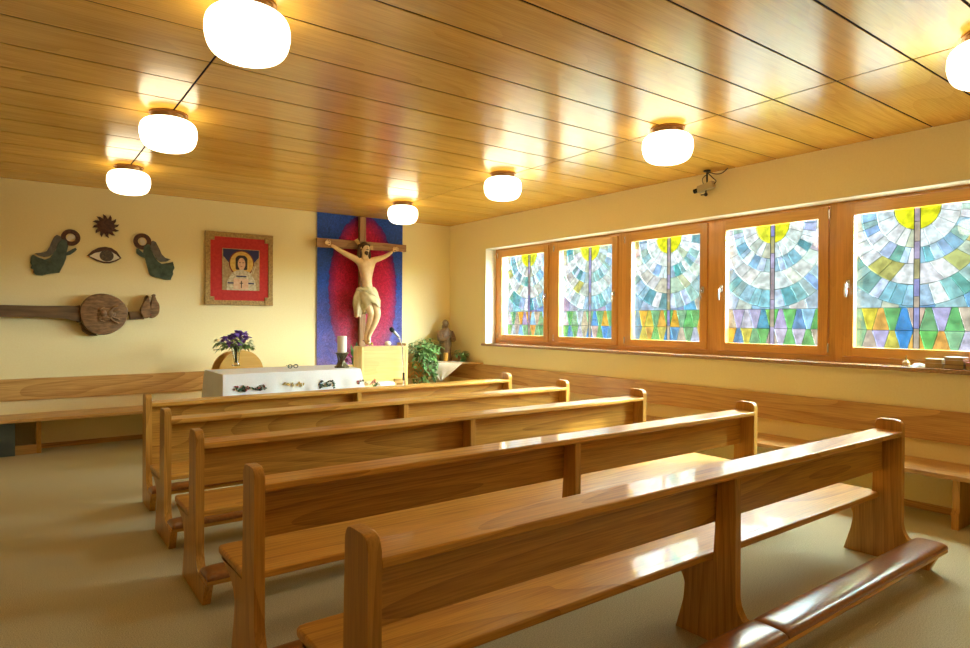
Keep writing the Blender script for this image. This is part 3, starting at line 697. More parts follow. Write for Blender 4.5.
navy = mat('navy_paint', (.02, .02, .10), .6); gold = noisy('gold_halo_paint', (.62, .36, .05), (.75, .50, .12), 30, 3, .4); mar = mat('maroon_paint', (.18, .02, .02), .6)
hairp = mat('black_brown_paint', (.03, .018, .012), .6); face = noisy('flesh_paint', (.62, .34, .20), (.75, .47, .30), 30, 2, .6)
ivory = noisy('ivory_paint', (.40, .34, .20), (.72, .66, .48), 40, 5, .6); pink = noisy('pink_paint', (.66, .38, .24), (.75, .55, .38), 25, 3, .6)
flat('icon_ground', [(ix0, iz0), (ix1, iz0), (ix1, iz1), (ix0, iz1)], .028, tanm, .008)
flat('icon_sky', [(ix0 + .01, iz1 - .10), (ix0 + .13, iz1 - .24), (ix1 - .13, iz1 - .24), (ix1 - .01, iz1 - .10), (ix1 - .01, iz1 - .008), (ix0 + .01, iz1 - .008)], .036, navy)
hz = iz1 - .20
flat('halo_ring', ell(icx + .005, hz + .01, .162, .170), .038, mar); flat('halo', ell(icx + .005, hz + .01, .148, .156), .040, gold)
flat('robe', rounded([(ix0 + .05, iz0), (ix0 + .06, iz0 + .13), (ix0 + .13, iz0 + .235), (icx - .05, iz0 + .26), (icx + .06, iz0 + .26), (ix1 - .12, iz0 + .235), (ix1 - .06, iz0 + .13), (ix1 - .04, iz0)], .015), .042, ivory)
flat('painted_hair', rounded([(icx - .072, hz - .075), (icx - .075, hz + .08), (icx - .04, hz + .115), (icx + .045, hz + .115), (icx + .078, hz + .08), (icx + .075, hz - .075)], .02), .044, hairp)
flat('painted_neck', [(icx - .03, hz - .13), (icx + .035, hz - .13), (icx + .03, hz - .04), (icx - .025, hz - .04)], .0445, ivory)
flat('painted_face', ell(icx + .002, hz + .005, .048, .078), .046, face)
flat('painted_eye', ell(icx - .02, hz + .02, .010, .005, 10), .048, hairp, .001); flat('painted_eye', ell(icx + .022, hz + .02, .010, .005, 10), .048, hairp, .001)
flat('painted_nose', [(icx - .004, hz + .018), (icx + .006, hz - .012), (icx - .008, hz - .012)], .048, pink, .001); flat('painted_mouth', ell(icx + .002, hz - .032, .012, .004, 10), .048, mar, .001)
flat('painted_book', [(icx - .10, iz0 + .01), (icx + .09, iz0 + .01), (icx + .09, iz0 + .155), (icx - .10, iz0 + .155)], .044, pink)
flat('painted_cross', [(icx - .006, iz0 + .03), (icx + .006, iz0 + .03), (icx + .006, iz0 + .09), (icx + .022, iz0 + .09), (icx + .022, iz0 + .10), (icx + .006, iz0 + .10), (icx + .006, iz0 + .125), (icx - .006, iz0 + .125), (icx - .006, iz0 + .10), (icx - .022, iz0 + .10), (icx - .022, iz0 + .09), (icx - .006, iz0 + .09)], .046, hairp, .001)
for x0, z0_ in ((ix0 + .065, .085), (ix1 - .15, .085), (icx - .065, .175)):
    flat('painted_band', [(x0, iz0 + z0_), (x0 + (.075 if z0_ < .1 else .13), iz0 + z0_), (x0 + (.075 if z0_ < .1 else .13), iz0 + z0_ + .018), (x0, iz0 + z0_ + .018)], .0445, navy)
# raised hand fingers of the icon
for k in range(2): flat('painted_finger', [(ix1 - .115 + .02 * k, hz - .125), (ix1 - .105 + .02 * k, hz - .125), (ix1 - .075 + .022 * k, hz - .02), (ix1 - .085 + .022 * k, hz - .02)], .043, ivory)

# metal plaques
rust = noisy('rusty_brown_metal', (.045, .018, .012), (.13, .055, .03), 40, 5, .6, bump=.4, metal=.2)
green = noisy('green_glazed_ceramic', (.018, .040, .030), (.065, .11, .075), 22, 5, .35, bump=.4)
greyw = noisy('grey_glazed_ceramic', (.075, .078, .070), (.17, .16, .145), 25, 4, .4, bump=.3)
cream = mat('cream_enamel', (.72, .68, .58), .3); iris = noisy('speckled_brown_iris', (.01, .007, .005), (.13, .09, .045), 90, 4, .4)
cz = wp(106, 226, -.02); bm = NB(); pts = []
for k in range(12):
    a = 2 * pi * k / 12 + .1; pts += [(cz[0] + .086 * cos(a - .24), cz[1] + .086 * sin(a - .24)), (cz[0] + .118 * cos(a - .10), cz[1] + .118 * sin(a - .10)), (cz[0] + .140 * cos(a + .12), cz[1] + .140 * sin(a + .12)), (cz[0] + .112 * cos(a + .12), cz[1] + .112 * sin(a + .12)), (cz[0] + .088 * cos(a + .16), cz[1] + .088 * sin(a + .16))]
plate(bm, pts, -.022, -.004); lathe_c = Vector((cz[0], -.022, cz[1]))
ball(bm, lathe_c, .082, (1, .18, 1), 20)
tag(obj('sun_plaque', bm, rust), 'rusty brown metal sun with curved rays on the front wall above the eye', 'wall plaque')
ey = empty('eye_plaque', (*wp(105, 257)[:1], 0, wp(105, 257)[1]), label='enamelled eye plaque with brown rim, below the metal sun', cat='wall plaque')
def EP(o, y=0): o.parent = ey; o.matrix_parent_inverse = Matrix.Translation(-ey.location); return o
eo = [(15, 410), (60, 370), (110, 345), (165, 338), (215, 348), (260, 378), (295, 430), (250, 458), (200, 472), (150, 470), (90, 450)]
bm = NB(); plate(bm, px(eo, 85, 205, 8.095), -.020, -.004); EP(obj('rim', bm, rust))
ei = [(35, 414), (80, 388), (130, 378), (165, 372), (215, 380), (250, 400), (282, 430), (240, 448), (195, 460), (150, 458), (100, 442)]
bm = NB(); plate(bm, px(ei, 85, 205, 8.095), -.024, -.018, .001); EP(obj('eye_white', bm, cream))
c = px([(175, 412)], 85, 205, 8.095)[0]; bm = NB(); prism(bm, ell(c[0], c[1], .072, .066, 30), -.028, -.022, 'y', bev=.002); EP(obj('iris', bm, iris))
def angel(name, label, body, wing, halo_c, halo_r, head, hand, ox, oy, s):
    c0 = px([body[0]], ox, oy, s)[0]
    e = empty(name, (c0[0], 0, c0[1]), label=label, cat='wall plaque', group=None)
    def A(o): o.parent = e; o.matrix_parent_inverse = Matrix.Translation(-e.location); return o
    bm = NB(); plate(bm, px(body, ox, oy, s), -.026, -.004, .004)
    for k in range(5):      # pleats of the gown
        a = Vector(px([body[2]], ox, oy, s)[0]); b = Vector(px([body[-1 - k % 3]], ox, oy, s)[0])
    A(obj('gown', bm, green))
    bm = NB(); plate(bm, px(wing, ox, oy, s), -.020, -.006, .003); A(obj('wing', bm, greyw))
    c = px([halo_c], ox, oy, s)[0]; bm = NB()
    N = 32; ro, ri = halo_r, halo_r * .50; R_ = [[], [], [], []]; 
    for k in range(N):
        a = 2 * pi * k / N
        for j, (r, y) in enumerate(((ro, -.006), (ro, -.02), (ri, -.02), (ri, -.006))): R_[j].append(bm.verts.new((c[0] + r * cos(a), y, c[1] + r * sin(a))))
    for j in range(4):
        for k in range(N): bm.faces.new((R_[j][k], R_[j][(k + 1) % N], R_[(j + 1) % 4][(k + 1) % N], R_[(j + 1) % 4][k]))
    A(obj('halo', bm, rust))
    bm = NB(); plate(bm, px(head, ox, oy, s), -.018, -.004, .002); A(obj('face', bm, cream))
    bm = NB(); plate(bm, px(hand, ox, oy, s), -.030, -.010, .003); A(obj('arm', bm, green))
angel('angel_plaque', 'green gowned ceramic angel plaque facing right, left of the eye',
      [(450, 150), (500, 165), (520, 230), (505, 290), (498, 360), (470, 430), (425, 515), (330, 520), (240, 545), (175, 540), (140, 510), (150, 480), (115, 465), (128, 435), (110, 405), (120, 375), (118, 345), (140, 318), (200, 355), (270, 378), (330, 355), (390, 270), (410, 200)],
      [(455, 130), (400, 105), (370, 125), (345, 170), (320, 240), (290, 285), (230, 305), (160, 305), (200, 328), (260, 345), (310, 340), (360, 310), (400, 240), (440, 180)],
      (548, 135), .094, [(500, 150), (520, 115), (560, 100), (600, 120), (590, 150), (555, 150), (530, 175), (505, 175)],
      [(485, 300), (520, 290), (555, 265), (600, 245), (615, 265), (590, 290), (545, 320), (500, 330)], 20, 225, 10.8)
angel('angel_plaque', 'green gowned ceramic angel plaque facing left, right of the eye',
      [(475, 340), (470, 400), (490, 430), (505, 500), (520, 560), (545, 578), (600, 590), (650, 605), (695, 605), (700, 580), (715, 560), (708, 535), (725, 510), (715, 485), (712, 460), (680, 468), (620, 480), (590, 460), (560, 420), (530, 360), (525, 320), (500, 320)],
      [(530, 300), (550, 287), (575, 300), (600, 350), (620, 400), (650, 430), (695, 440), (660, 458), (610, 460), (580, 435), (545, 380), (528, 340)],
      (465, 295), .098, [(445, 290), (455, 262), (475, 268), (490, 300), (482, 335), (462, 325), (452, 305)],
      [(415, 355), (435, 352), (450, 375), (480, 395), (485, 430), (450, 415), (415, 390)], 85, 205, 8.095)

# carved wood wall sculpture: shaft, disc with a beetle relief, bird head
old = noisy('old_carved_wood', (.12, .062, .022), (.32, .18, .075), 14, 6, .65, bump=.5, stretch=(1, 1, 3))
oldd = noisy('dark_weathered_beam', (.07, .040, .016), (.20, .12, .05), 10, 6, .75, bump=.6, stretch=(.25, 1, 2.5))
c = wp(103.5, 314, -.09); sc_ = empty('carved_wood_sculpture', (c[0], 0, c[1]), label='dark carved wood sculpture of long shaft, round disc and bird head, below the angels', cat='sculpture')
def SP(o, par=None):
    o.parent = sc_; o.matrix_parent_inverse = Matrix.Translation(-sc_.location); return o
def spx(a, b, y=-.09): return wp(30 + a / 6.93, 285 + b / 6.93, y)
bm = NB(); p = [spx(-560, 130), spx(-200, 138), spx(100, 145), spx(260, 155), spx(345, 140), spx(360, 250), spx(330, 262), spx(310, 238), spx(240, 232), spx(100, 225), spx(-200, 220), spx(-560, 218)]
prism(bm, p, -.125, -.015, 'y', bev=.018, seg=3); SP(obj('shaft', bm, oldd))
bm = NB(); N = 40; rows = []
for r, y in ((.0, -.165), (.09, -.166), (.13, -.160), (.20, -.158), (.235, -.150), (.245, -.10), (.225, -.05), (.20, -.02), (0, -.01)):
    rows.append([bm.verts.new((c[0] + max(r, .001) * 1.0 * (1 + .025 * sin(3 * a + 1) + .012 * sin(7 * a)) * cos(a), y, c[1] + max(r, .001) * .98 * (1 + .025 * sin(3 * a + 1)) * sin(a))) for a in [2 * pi * k / N for k in range(N)]])
for A, B in zip(rows, rows[1:]):
    for k in range(N): bm.faces.new((A[k], A[(k + 1) % N], B[(k + 1) % N], B[k]))
SP(obj('disc', bm, old))
bm = NB(); bx, bz = spx(525, 205); ball(bm, (bx, -.165, bz), .095, (1, .28, .78), 18); ball(bm, (bx - .03, -.182, bz + .01), .035, (1, .5, 1.3), 12); ball(bm, (bx + .035, -.182, bz + .01), .035, (1, .5, 1.3), 12)
for a, L in ((.9, .13), (.5, .12), (-.5, .12), (-.9, .13), (2.4, .12), (-2.4, .12)): tube(bm, spline([(bx, -.165, bz), (bx + L * .8 * cos(a), -.172, bz + L * .7 * sin(a)), (bx + L * 1.2 * cos(a * .7), -.162, bz + L * sin(a))], 3), [.014] * 6 + [.007], 6)
SP(obj('relief', bm, old))
bm = NB(); bl = spx(400, 320); prism(bm, [spx(345, 270), spx(365, 320), spx(405, 348), spx(470, 352), spx(420, 300), spx(380, 240)], -.08, -.01, 'y', bev=.01); SP(obj('backing_block', bm, oldd))
bm = NB(); prism(bm, [spx(680, 185), spx(790, 180), spx(790, 238), spx(690, 240)], -.13, -.05, 'y', bev=.018, seg=3); SP(obj('neck', bm, oldd))
bm = NB()
prism(bm, rounded([spx(808, 70), spx(822, 100), spx(828, 150), spx(838, 215), spx(800, 236), spx(762, 215), spx(765, 160), spx(785, 125)], [.005, .01, .01, .02, .03, .03, .03, .02]), -.16, -.03, 'y', bev=.020, seg=4)
prism(bm, rounded([spx(855, 62), spx(870, 105), spx(892, 140), spx(888, 195), spx(862, 226), spx(830, 232), spx(828, 190), spx(838, 120)], [.005, .02, .03, .03, .03, .02, .01, .01]), -.16, -.03, 'y', bev=.020, seg=4)
SP(obj('bird_head', bm, old))
bm = NB(); q = spx(830, 205); ball(bm, (q[0], -.152, q[1]), .022, (1, .4, .8), 10); SP(obj('red_throat', bm, mat('red_paint', (.35, .02, .015), .5)))

# ------------------------------------------------------------------ altar group
TX0, TX1, TY0, TY1, TZ = -4.03, -2.515, -1.955, -1.20, .893
t = empty('altar_table', ((TX0 + TX1) / 2, (TY0 + TY1) / 2, 0), label='wooden altar table hidden beneath the white cloth', cat='table')
def rel(o, t): o.parent = t; o.matrix_parent_inverse = Matrix.Translation(-t.location); return o
bm = NB(); box(bm, (TX0 + .01, TY0 + .01, TZ - .04), (TX1 - .01, TY1 - .01, TZ - .001), bev=.004); rel(obj('table_top', bm, light_wood), t)
for x in (TX0 + .06, TX1 - .13):
    for y in (TY0 + .06, TY1 - .13): bm = NB(); box(bm, (x, y, 0), (x + .07, y + .07, TZ - .04), bev=.004); rel(obj('leg', bm, light_wood_z), t)
# cloth: profile around the table edge, folded and flared at the corners
bm = NB(); ring = []; st = 8
def edge_pts():
    P_ = []
    for a, b in (((TX0, TY0), (TX1, TY0)), ((TX1, TY0), (TX1, TY1)), ((TX1, TY1), (TX0, TY1)), ((TX0, TY1), (TX0, TY0))):
        n = 40 if a[1] == b[1] else 22
        for k in range(n): P_.append((a[0] + (b[0] - a[0]) * k / n, a[1] + (b[1] - a[1]) * k / n, k / n, (b[0] - a[0], b[1] - a[1])))
    return P_
EP_ = edge_pts(); rows = []
for j in range(12):
    t_ = j / 11; z = TZ + .006 - .008 * (j > 0) - .47 * t_; row = []
    for x, y, s, d in EP_:
        nl = Vector((d[1], -d[0])).normalized(); corner = max(0, 1 - min(s, 1 - s) / .10)
        cc = Vector((x - (TX0 + TX1) / 2, y - (TY0 + TY1) / 2)).normalized()
        off = nl * (.006 * (j > 0) + t_ * (.016 + .018 * sin(s * 43) + .010 * sin(s * 19 + 1))) + cc * corner ** 2 * (.09 if x > -3.3 else .02) * t_
        row.append(bm.verts.new((x + off.x, y + off.y, z + .05 * corner ** 2 * t_ * -1)))
    rows.append(row)
n = len(rows[0])
for A, B in zip(rows, rows[1:]):
    for k in range(n): bm.faces.new((A[k], A[(k + 1) % n], B[(k + 1) % n], B[k]))
cv_ = bm.verts.new(((TX0 + TX1) / 2, (TY0 + TY1) / 2, TZ + .006))
for k in range(n): bm.faces.new((rows[0][k], rows[0][(k + 1) % n], cv_))
cloth = tag(obj('altar_cloth', bm, white_cloth, ang=60), 'white embroidered linen cloth draped over the altar table', 'tablecloth')
bm = NB(); em = [mat('green_thread', (.03, .10, .07), .8), mat('red_thread', (.45, .06, .06), .8), mat('gold_thread', (.55, .42, .15), .8), mat('dark_thread', (.03, .04, .06), .8)]
R = random.Random(3)
def motif(u0, u1, v0, v1, n, cols):
    for k in range(n):
        u = R.uniform(u0, u1); v = R.uniform(v0, v1); p = at(u, v, 'y', TY0 - .03); a = R.uniform(0, pi); L = R.uniform(.008, .018); w = L * R.uniform(.3, .6)
        d = Vector((cos(a), 0, sin(a))); s = Vector((-sin(a), 0, cos(a)))
        q = [p - d * L, p + s * w, p + d * L, p - s * w]; vs = [bm.verts.new(x) for x in q] + [bm.verts.new(x + Vector((0, .022, 0))) for x in q]
        mi = R.choice(cols); f = [bm.faces.new(vs[:4]), bm.faces.new(vs[4:])] + [bm.faces.new((vs[i], vs[(i + 1) % 4], vs[4 + (i + 1) % 4], vs[4 + i])) for i in range(4)]
        for x in f: x.material_index = mi
for a_ in ((233, 250, 386.5, 391, 26, [0, 0, 3, 1]), (252, 267, 386, 390.5, 24, [0, 3, 1, 0]), (281, 306, 382.8, 385.5, 14, [2]), (319, 336, 380, 388, 34, [0, 3, 3]), (356, 368, 380, 384, 8, [3, 1])):
    bm = NB(); motif(*a_); rel(obj('embroidered_motif', bm, em, smooth=False), cloth).matrix_parent_inverse = Matrix()
TT = TZ + .0075
# vase with bouquet
glass_m = mat('clear_glass', (.85, .92, .88), .03, trans=1, ior=1.45)
vp = at(236, 366, 'z', TT); vx, vy = vp.x, vp.y
t = empty('glass_vase', (vx, vy, TT), label='flared clear glass vase on the left of the altar', cat='vase')
bm = NB(); lathe(bm, [(0, 0), (.040, 0), (.046, .008), (.032, .04), (.036, .10), (.052, .20), (.060, .235), (.056, .235), (.048, .20), (.032, .10), (.028, .045), (0, .035)], n=28); obj('vase_body', bm, glass_m, t)
t = empty('flower_bouquet', (vx, vy, TT + .03), label='bouquet of purple irises and white blossoms in the glass vase', cat='flowers')
R = random.Random(11); purple = noisy('purple_petals', (.14, .05, .38), (.34, .17, .66), 40, 3, .6); whitep = noisy('cream_petals', (.62, .60, .30), (.85, .84, .62), 40, 2, .6); gr = noisy('bouquet_green', (.08, .17, .05), (.24, .36, .12), 25, 3, .5)
sb = NB(); lb = NB()
for k in range(15):
    a = 2 * pi * k / 15 + R.uniform(-.2, .2); rr = R.uniform(.02, .13); top = Vector((rr * cos(a) * 1.25, rr * sin(a) * .8, R.uniform(.27, .38) - rr * .35))
    tube(sb, spline([(0.012 * cos(a + 2), .012 * sin(a + 2), .02), (.015 * cos(a), .015 * sin(a), .18), top], 4), .0035, 5)
    bm = NB()
    for j in range(12):
        b = R.uniform(0, 2 * pi); e = R.uniform(-.4, 1.2); d = Vector((cos(b) * cos(e), sin(b) * cos(e), sin(e))); leaf(bm, top, d, R.uniform(.055, .085), .055, .45, up=Vector((.1, .3, 1)))
    obj('purple_bloom', bm, purple, t)
for k in range(16):
    a = 2 * pi * k / 16 + R.uniform(-.2, .2); rr = R.uniform(.12, .27); top = Vector((rr * cos(a) * 1.1, rr * sin(a) * .7, R.uniform(.15, .30)))
    tube(sb, spline([(0, 0, .10), (.03 * cos(a), .03 * sin(a), .2), top], 4), .003, 5); bm = NB()
    for j in range(6):
        b = R.uniform(0, 2 * pi); e = R.uniform(-.5, .9); d = Vector((cos(b) * cos(e), sin(b) * cos(e), sin(e))); leaf(bm, top, d, R.uniform(.030, .046), .034, .1)
    obj('white_bloom', bm, whitep, t)
    for j in range(5):
        b = a + R.uniform(-1.2, 1.2); leaf(lb, Vector((.03 * cos(a), .03 * sin(a), .2)).lerp(top, R.uniform(.2, 1)), (cos(b), sin(b), R.uniform(-.3, .5)), R.uniform(.06, .11), .046, .5)
obj('stem', sb, gr, t); obj('foliage', lb, gr, t)
# candle on a twisted stand
q = at(342, 367.5, 'z', TT); t = empty('candle_holder', (q.x, q.y, TT), label='short bronze candle holder on the right of the altar', cat='candle holder')
bronze = noisy('green_bronze', (.09, .08, .045), (.22, .21, .13), 40, 3, .35, metal=.6)
bm = NB(); lathe(bm, [(0, 0), (.085, 0), (.088, .012), (.060, .03), (.034, .065), (.026, .10), (.034, .125), (.060, .15), (.075, .165), (.077, .176), (0, .174)], n=28)
for k in range(3):
    a = 2 * pi * k / 3; tube(bm, spline([(.075 * cos(a), .075 * sin(a), .01), (.04 * cos(a + .6), .04 * sin(a + .6), .08), (.065 * cos(a + 1.2), .065 * sin(a + 1.2), .16)], 5), .010, 6)
obj('holder_body', bm, bronze, t)
t2 = empty('altar_candle', (q.x, q.y, TT + .177), label='thick white candle standing on the bronze holder', cat='candle')
bm = NB(); lathe(bm, [(0, 0), (.052, 0), (.054, .01), (.054, .185), (.050, .192), (.02, .186), (0, .184)], n=28); obj('wax', bm, mat('candle_wax', (.82, .78, .68), .5), t2)
bm = NB(); tube(bm, [(0, 0, .184), (.002, 0, .20)], .002, 6); obj('wick', bm, dark_metal, t2)
# dark pair of spectacles / small dark object on the cloth
q = at(293, 368.3, 'z', TT); t = empty('spectacles', (q.x, q.y, TT + .002), .15, label='dark rimmed spectacles lying folded in the middle of the altar', cat='glasses')
bm = NB()
for s in (-1, 1):
    tube(bm, [(s * .036 + .026 * cos(2 * pi * k / 16), 0, .022 + .019 * sin(2 * pi * k / 16)) for k in range(17)], .0055, 6)
    tube(bm, spline([(s * .062, 0, .03), (s * .058, .05, .03), (s * -.02, .062, .014)], 4), .003, 6)
tube(bm, [(-.01, 0, .028), (.01, 0, .028)], .003, 6); obj('spectacle_frame', bm, mat('dark_teal_plastic', (.03, .07, .08), .3), t)
chair_w = noisy('golden_plywood', (.62, .34, .07), (.72, .43, .11), 6, 3, .4, stretch=(.3, 1, 4))
# chair behind the altar
hx = -3.39; t = empty('altar_chair', (hx, -.78, 0), label='rounded plywood backed chair behind the altar, under the flowers', cat='chair')
def ch_back(y0, y1, w, zt, dx=0):
    bm = NB(); pts = [(-w + dx, .55), (w + dx, .55)] + [(dx + w * cos(a), zt - .26 + .26 * sin(a)) for a in [pi * k / 18 for k in range(19)]]
    prism(bm, pts, y0, y1, 'y', bev=.006); return bm
ct = at(243, 350.3, 'y', -.62); hw = .265
t.location = (-3.47, -.62, 0)
obj('backrest', ch_back(0, .02, hw, ct.z), chair_w, t)
bm = NB(); pts = [( -hw - .09 + dxx, zz) for dxx, zz in ()]
bm = ch_back(.10, .13, hw, ct.z - .005, -.06); obj('backrest_shell', bm, chair_w, t)
bm = NB(); box(bm, (-.28, -.40, .43), (.28, .02, .46), bev=.01); obj('seat', bm, light_wood, t)
for x in (-.26, .22):
    for y in (-.38, .0): bm = NB(); box(bm, (x, y, 0), (x + .04, y + .04, .43), bev=.004); obj('leg', bm, light_wood_z, t)

# lectern
LX0, LX1, LY = -2.282, -1.636, -1.50
t = empty('lectern', ((LX0 + LX1) / 2, LY, 0), label='pale plywood lectern right of the altar, below the crucifix', cat='lectern')
bm = NB(); prism(bm, rounded([(LY, 0), (LY, 1.127), (LY + .24, 1.132), (LY + .24, 0)], [0, .015, .03, 0]), LX0 - .0, LX0 + .028, 'x', bev=.003); rel(obj('side_board', bm, light_wood_z), t)
bm = NB(); prism(bm, rounded([(LY, 0), (LY, 1.158), (LY + .24, 1.165), (LY + .24, 0)], [0, .015, .03, 0]), LX1 - .028, LX1, 'x', bev=.003); rel(obj('side_board', bm, light_wood_z), t)
LX0 += .028; LX1 -= .028
bm = NB(); box(bm, (LX0, LY + .004, .70), (LX1, LY + .022, 1.125), bev=.002); rel(obj('front_panel', bm, light_wood), t)
bm = NB(); box(bm, (LX0, LY - .004, 1.075), (LX1, LY + .010, 1.128), bev=.003); rel(obj('top_lip', bm, light_wood), t)
bm = NB(); prism(bm, [(LY + .02, 1.10), (LY + .02, 1.12), (LY + .235, 1.125), (LY + .235, 1.105)], LX0, LX1, 'x'); rel(obj('desk_top', bm, light_wood), t)
bm = NB(); box(bm, (LX0, LY + .05, .30), (LX1, LY + .235, .325)); rel(obj('shelf', bm, light_wood), t)
bm = NB(); box(bm, (-1.84, LY - .035, .66), (-1.666, LY + .004, .715), bev=.003); rel(obj('stand_bracket', bm, bench_x), t)
# paper on desk
qb = Vector((-1.87, LY + .10, 1.122)); bm = NB(); ball(bm, (0, 0, .035), .042, (1, 1, .8), 14)
for k in range(6): leaf(bm, (0, 0, .05), (cos(k), sin(k), .6), .05, .035, .4)
o = obj('white_rose', bm, mat('white_petal', (.85, .83, .76), .6)); o.location = qb; tag(o, 'small round white flower lying on top of the lectern', 'flower')
# microphone on a stand
my = LY - .075
t = empty('microphone_stand', (at(404, 381, 'y', my).x, my, 0), label='slim steel microphone stand in front of the lectern', cat='microphone stand')
pb = at(403.6, 378, 'y', my); pt = at(402.2, 346, 'y', my); pm = at(398.5, 337, 'y', my)
bm = NB(); tube(bm, [(pb.x, my, .02), (pb.x, my, .70), (pt.x, my, pt.z)], .009, 10); rel(obj('pole', bm, steel), t)
bm = NB(); tube(bm, spline([(pt.x, my, pt.z), (pt.x - .012, my, pt.z + .04), (pm.x, my - .01, pm.z)], 6), .006, 8); rel(obj('gooseneck', bm, steel), t)
bm = NB(); tube(bm, [(pb.x, my, .69), (pb.x, my, .79)], .016, 10); rel(obj('grip', bm, dark_metal), t)
bm = NB(); lathe(bm, [(0, 0), (.13, 0), (.13, .012), (.03, .024), (0, .026)], c=(pb.x, my, 0), n=28); rel(obj('foot', bm, dark_metal), t)
q1_ = at(390.3, 328, 'y', my - .02); q2_ = Vector((pm.x, my - .01, pm.z)); d = (q1_ - q2_)
t = empty('microphone', q2_, label='black microphone pointing up and left above the lectern', cat='microphone')
bm = NB(); tube(bm, [(0, 0, 0), d * .3, d * .62], [.012, .014, .018], 12); obj('handle', bm, mat('grey_mic_body', (.30, .27, .24), .3, .6), t)
bm = NB(); tube(bm, [d * .62, d * .68, d * .85, d * .97, d * 1.02], [.018, .028, .030, .022, .006], 14); obj('head', bm, mat('black_mesh', (.015, .015, .015), .5, .5), t)
# flowers: an orchid-like pot plant behind altar and lectern, an arrangement before it
def pot_plant(name, label, loc, potr, poth, potm, stems, leafm, seed, nl=16, ll=.16, bloom=None, stalk=None):
    R = random.Random(seed); t = empty(name, loc, label=label, cat='plant')
    bm = NB(); lathe(bm, [(0, 0), (potr * .75, 0), (potr, poth), (potr * 1.08, poth), (potr * 1.08, poth + .012), (potr * .9, poth + .012), (potr * .88, poth - .02), (0, poth - .02)], n=24); obj('pot', bm, potm, t)
    lb = NB()
    for k in range(nl):
        a = R.uniform(0, 2 * pi); leaf(lb, (.02 * cos(a), .02 * sin(a), poth), (cos(a), sin(a), R.uniform(.3, 1.4)), ll * R.uniform(.7, 1.2), ll * .28, .5)
    obj('foliage', lb, leafm, t)
    for (p, m_, r_) in stems:
        p = Vector(p) - Vector(loc); bm = NB(); tube(bm, spline([(0, 0, poth - .01), (p.x * .2, p.y * .2, poth + (p.z - poth) * .6), p], 5), .004, 5)
        s_ = obj('stem', bm, leafm, t); bm = NB()
        for j in range(10):
            b = R.uniform(0, 2 * pi); e = R.uniform(-.6, 1.2); leaf(bm, p, (cos(b) * cos(e), sin(b) * cos(e), sin(e)), r_ * R.uniform(.8, 1.2), r_ * .8, .2)
        obj('bloom', bm, m_, t)
    return t
magenta = mat('magenta_petals', (.55, .06, .30), .6); yel = mat('yellow_petals', (.80, .62, .05), .6); pinkp = mat('pink_petals', (.80, .35, .25), .6); leafg = noisy('leaf_green', (.035, .13, .03), (.12, .30, .07), 20, 3, .45)
terra = mat('terracotta_pot', (.40, .16, .07), .7); whitepot = mat('white_pot', (.8, .8, .76), .4)
f1 = at(349, 356, 'y', -1.0); f2 = at(346, 361, 'y', -1.0); f3 = at(371.5, 344, 'y', -.95); f4 = at(357, 346, 'y', -1.0)
bm = NB(); lathe(bm, [(0, 0), (.16, 0), (.16, .02), (.02, .04), (.02, .58), (.15, .60), (.15, .62), (0, .62)], c=(f4.x, -1.0, 0), n=24)
tag(obj('plant_stand', bm, light_wood_z), 'small round wooden plant stand behind the lectern, under the flowering pot plant', 'stand')
pt_ = pot_plant('flowering_pot_plant', 'pot plant with magenta and yellow blooms between altar and lectern', (f4.x, -1.0, .622), .10, .14, terra, [(f1, magenta, .06), (f2, magenta, .05), (f3, yel, .035)], leafg, 5, 14, .22)
lb = NB(); leaf(lb, (0, 0, .14), Vector((-.02, 0, 1)), f4.z - .622 - .08, .07, .0, up=Vector((0, 1, .1))); leaf(lb, (0, 0, .14), Vector((-.22, 0, 1)), f4.z - .622 - .08, .07, .05, up=Vector((0, 1, .1))); obj('tall_leaf', lb, leafg, pt_)
g1 = at(372, 383, 'y', -1.78); g2 = at(377, 384, 'y', -1.78)
pot_plant('floor_flower_pot', 'tall white pot with pink flowers on the floor before the lectern', (g1.x + .03, -1.78, 0), .13, .56, whitepot, [(g1, pinkp, .04), (g2, leafg, .05), (g1 + Vector((.03, 0, .02)), pinkp, .035)], leafg, 8, 10, .12)
b0 = at(380, 383, 'y', -1.70); b1 = at(395, 383, 'y', -1.70)
bm = NB(); box(bm, (b0.x, -1.70, 0), (b1.x, -1.535, b0.z), bev=.006); tag(obj('white_plinth', bm, mat('white_laminate', (.85, .86, .84), .4)), 'low white box standing in front of the lectern, behind the farthest pew', 'box')

# corner shelf with statue
SZ = .795
bm = NB(); prism(bm, rounded([(-.93, -.001), (-.001, -.001), (-.001, -.93), (-.03, -.95), (-.95, -.03)], 0), SZ - .001, SZ + .022, 'z', bev=.003)
o = obj('corner_shelf', bm, bench_x); tag(o, 'triangular wooden shelf in the corner on top of the bench backrests', 'shelf'); ST = SZ + .0225
# lace cloth with hanging tip
bm = NB(); N = 16
tip = at(443, 381, 'y', -.5); P1 = Vector((-.72, -.20, ST + .002)); P2 = Vector((-.16, -.76, ST + .002)); mid_ = (P1 + P2) / 2; back = Vector((-.20, -.22, ST + .002))
tri = [back, P1, P2]; vs = [bm.verts.new(p) for p in (back, P1, P2)]
e1 = Vector((-.708, -.262, ST + .004)); e2 = Vector((-.232, -.738, ST + .004))
a = bm.verts.new(e1); b = bm.verts.new(e2); bm.faces.new((vs[0], vs[1], a, b, vs[2]))
rows = []
for j in range(9):
    t_ = j / 8; row = []
    for k in range(N + 1):
        s = k / N; base = e1.lerp(e2, s); m0 = (e1 + e2) / 2; p = base.lerp(m0, t_) + Vector((-.018, -.018, 0)) * (min(1, t_ * 5) + .5 * sin(s * 14) * t_); p.z = ST + .004 - .30 * t_
        row.append(bm.verts.new(p))
    rows.append(row)
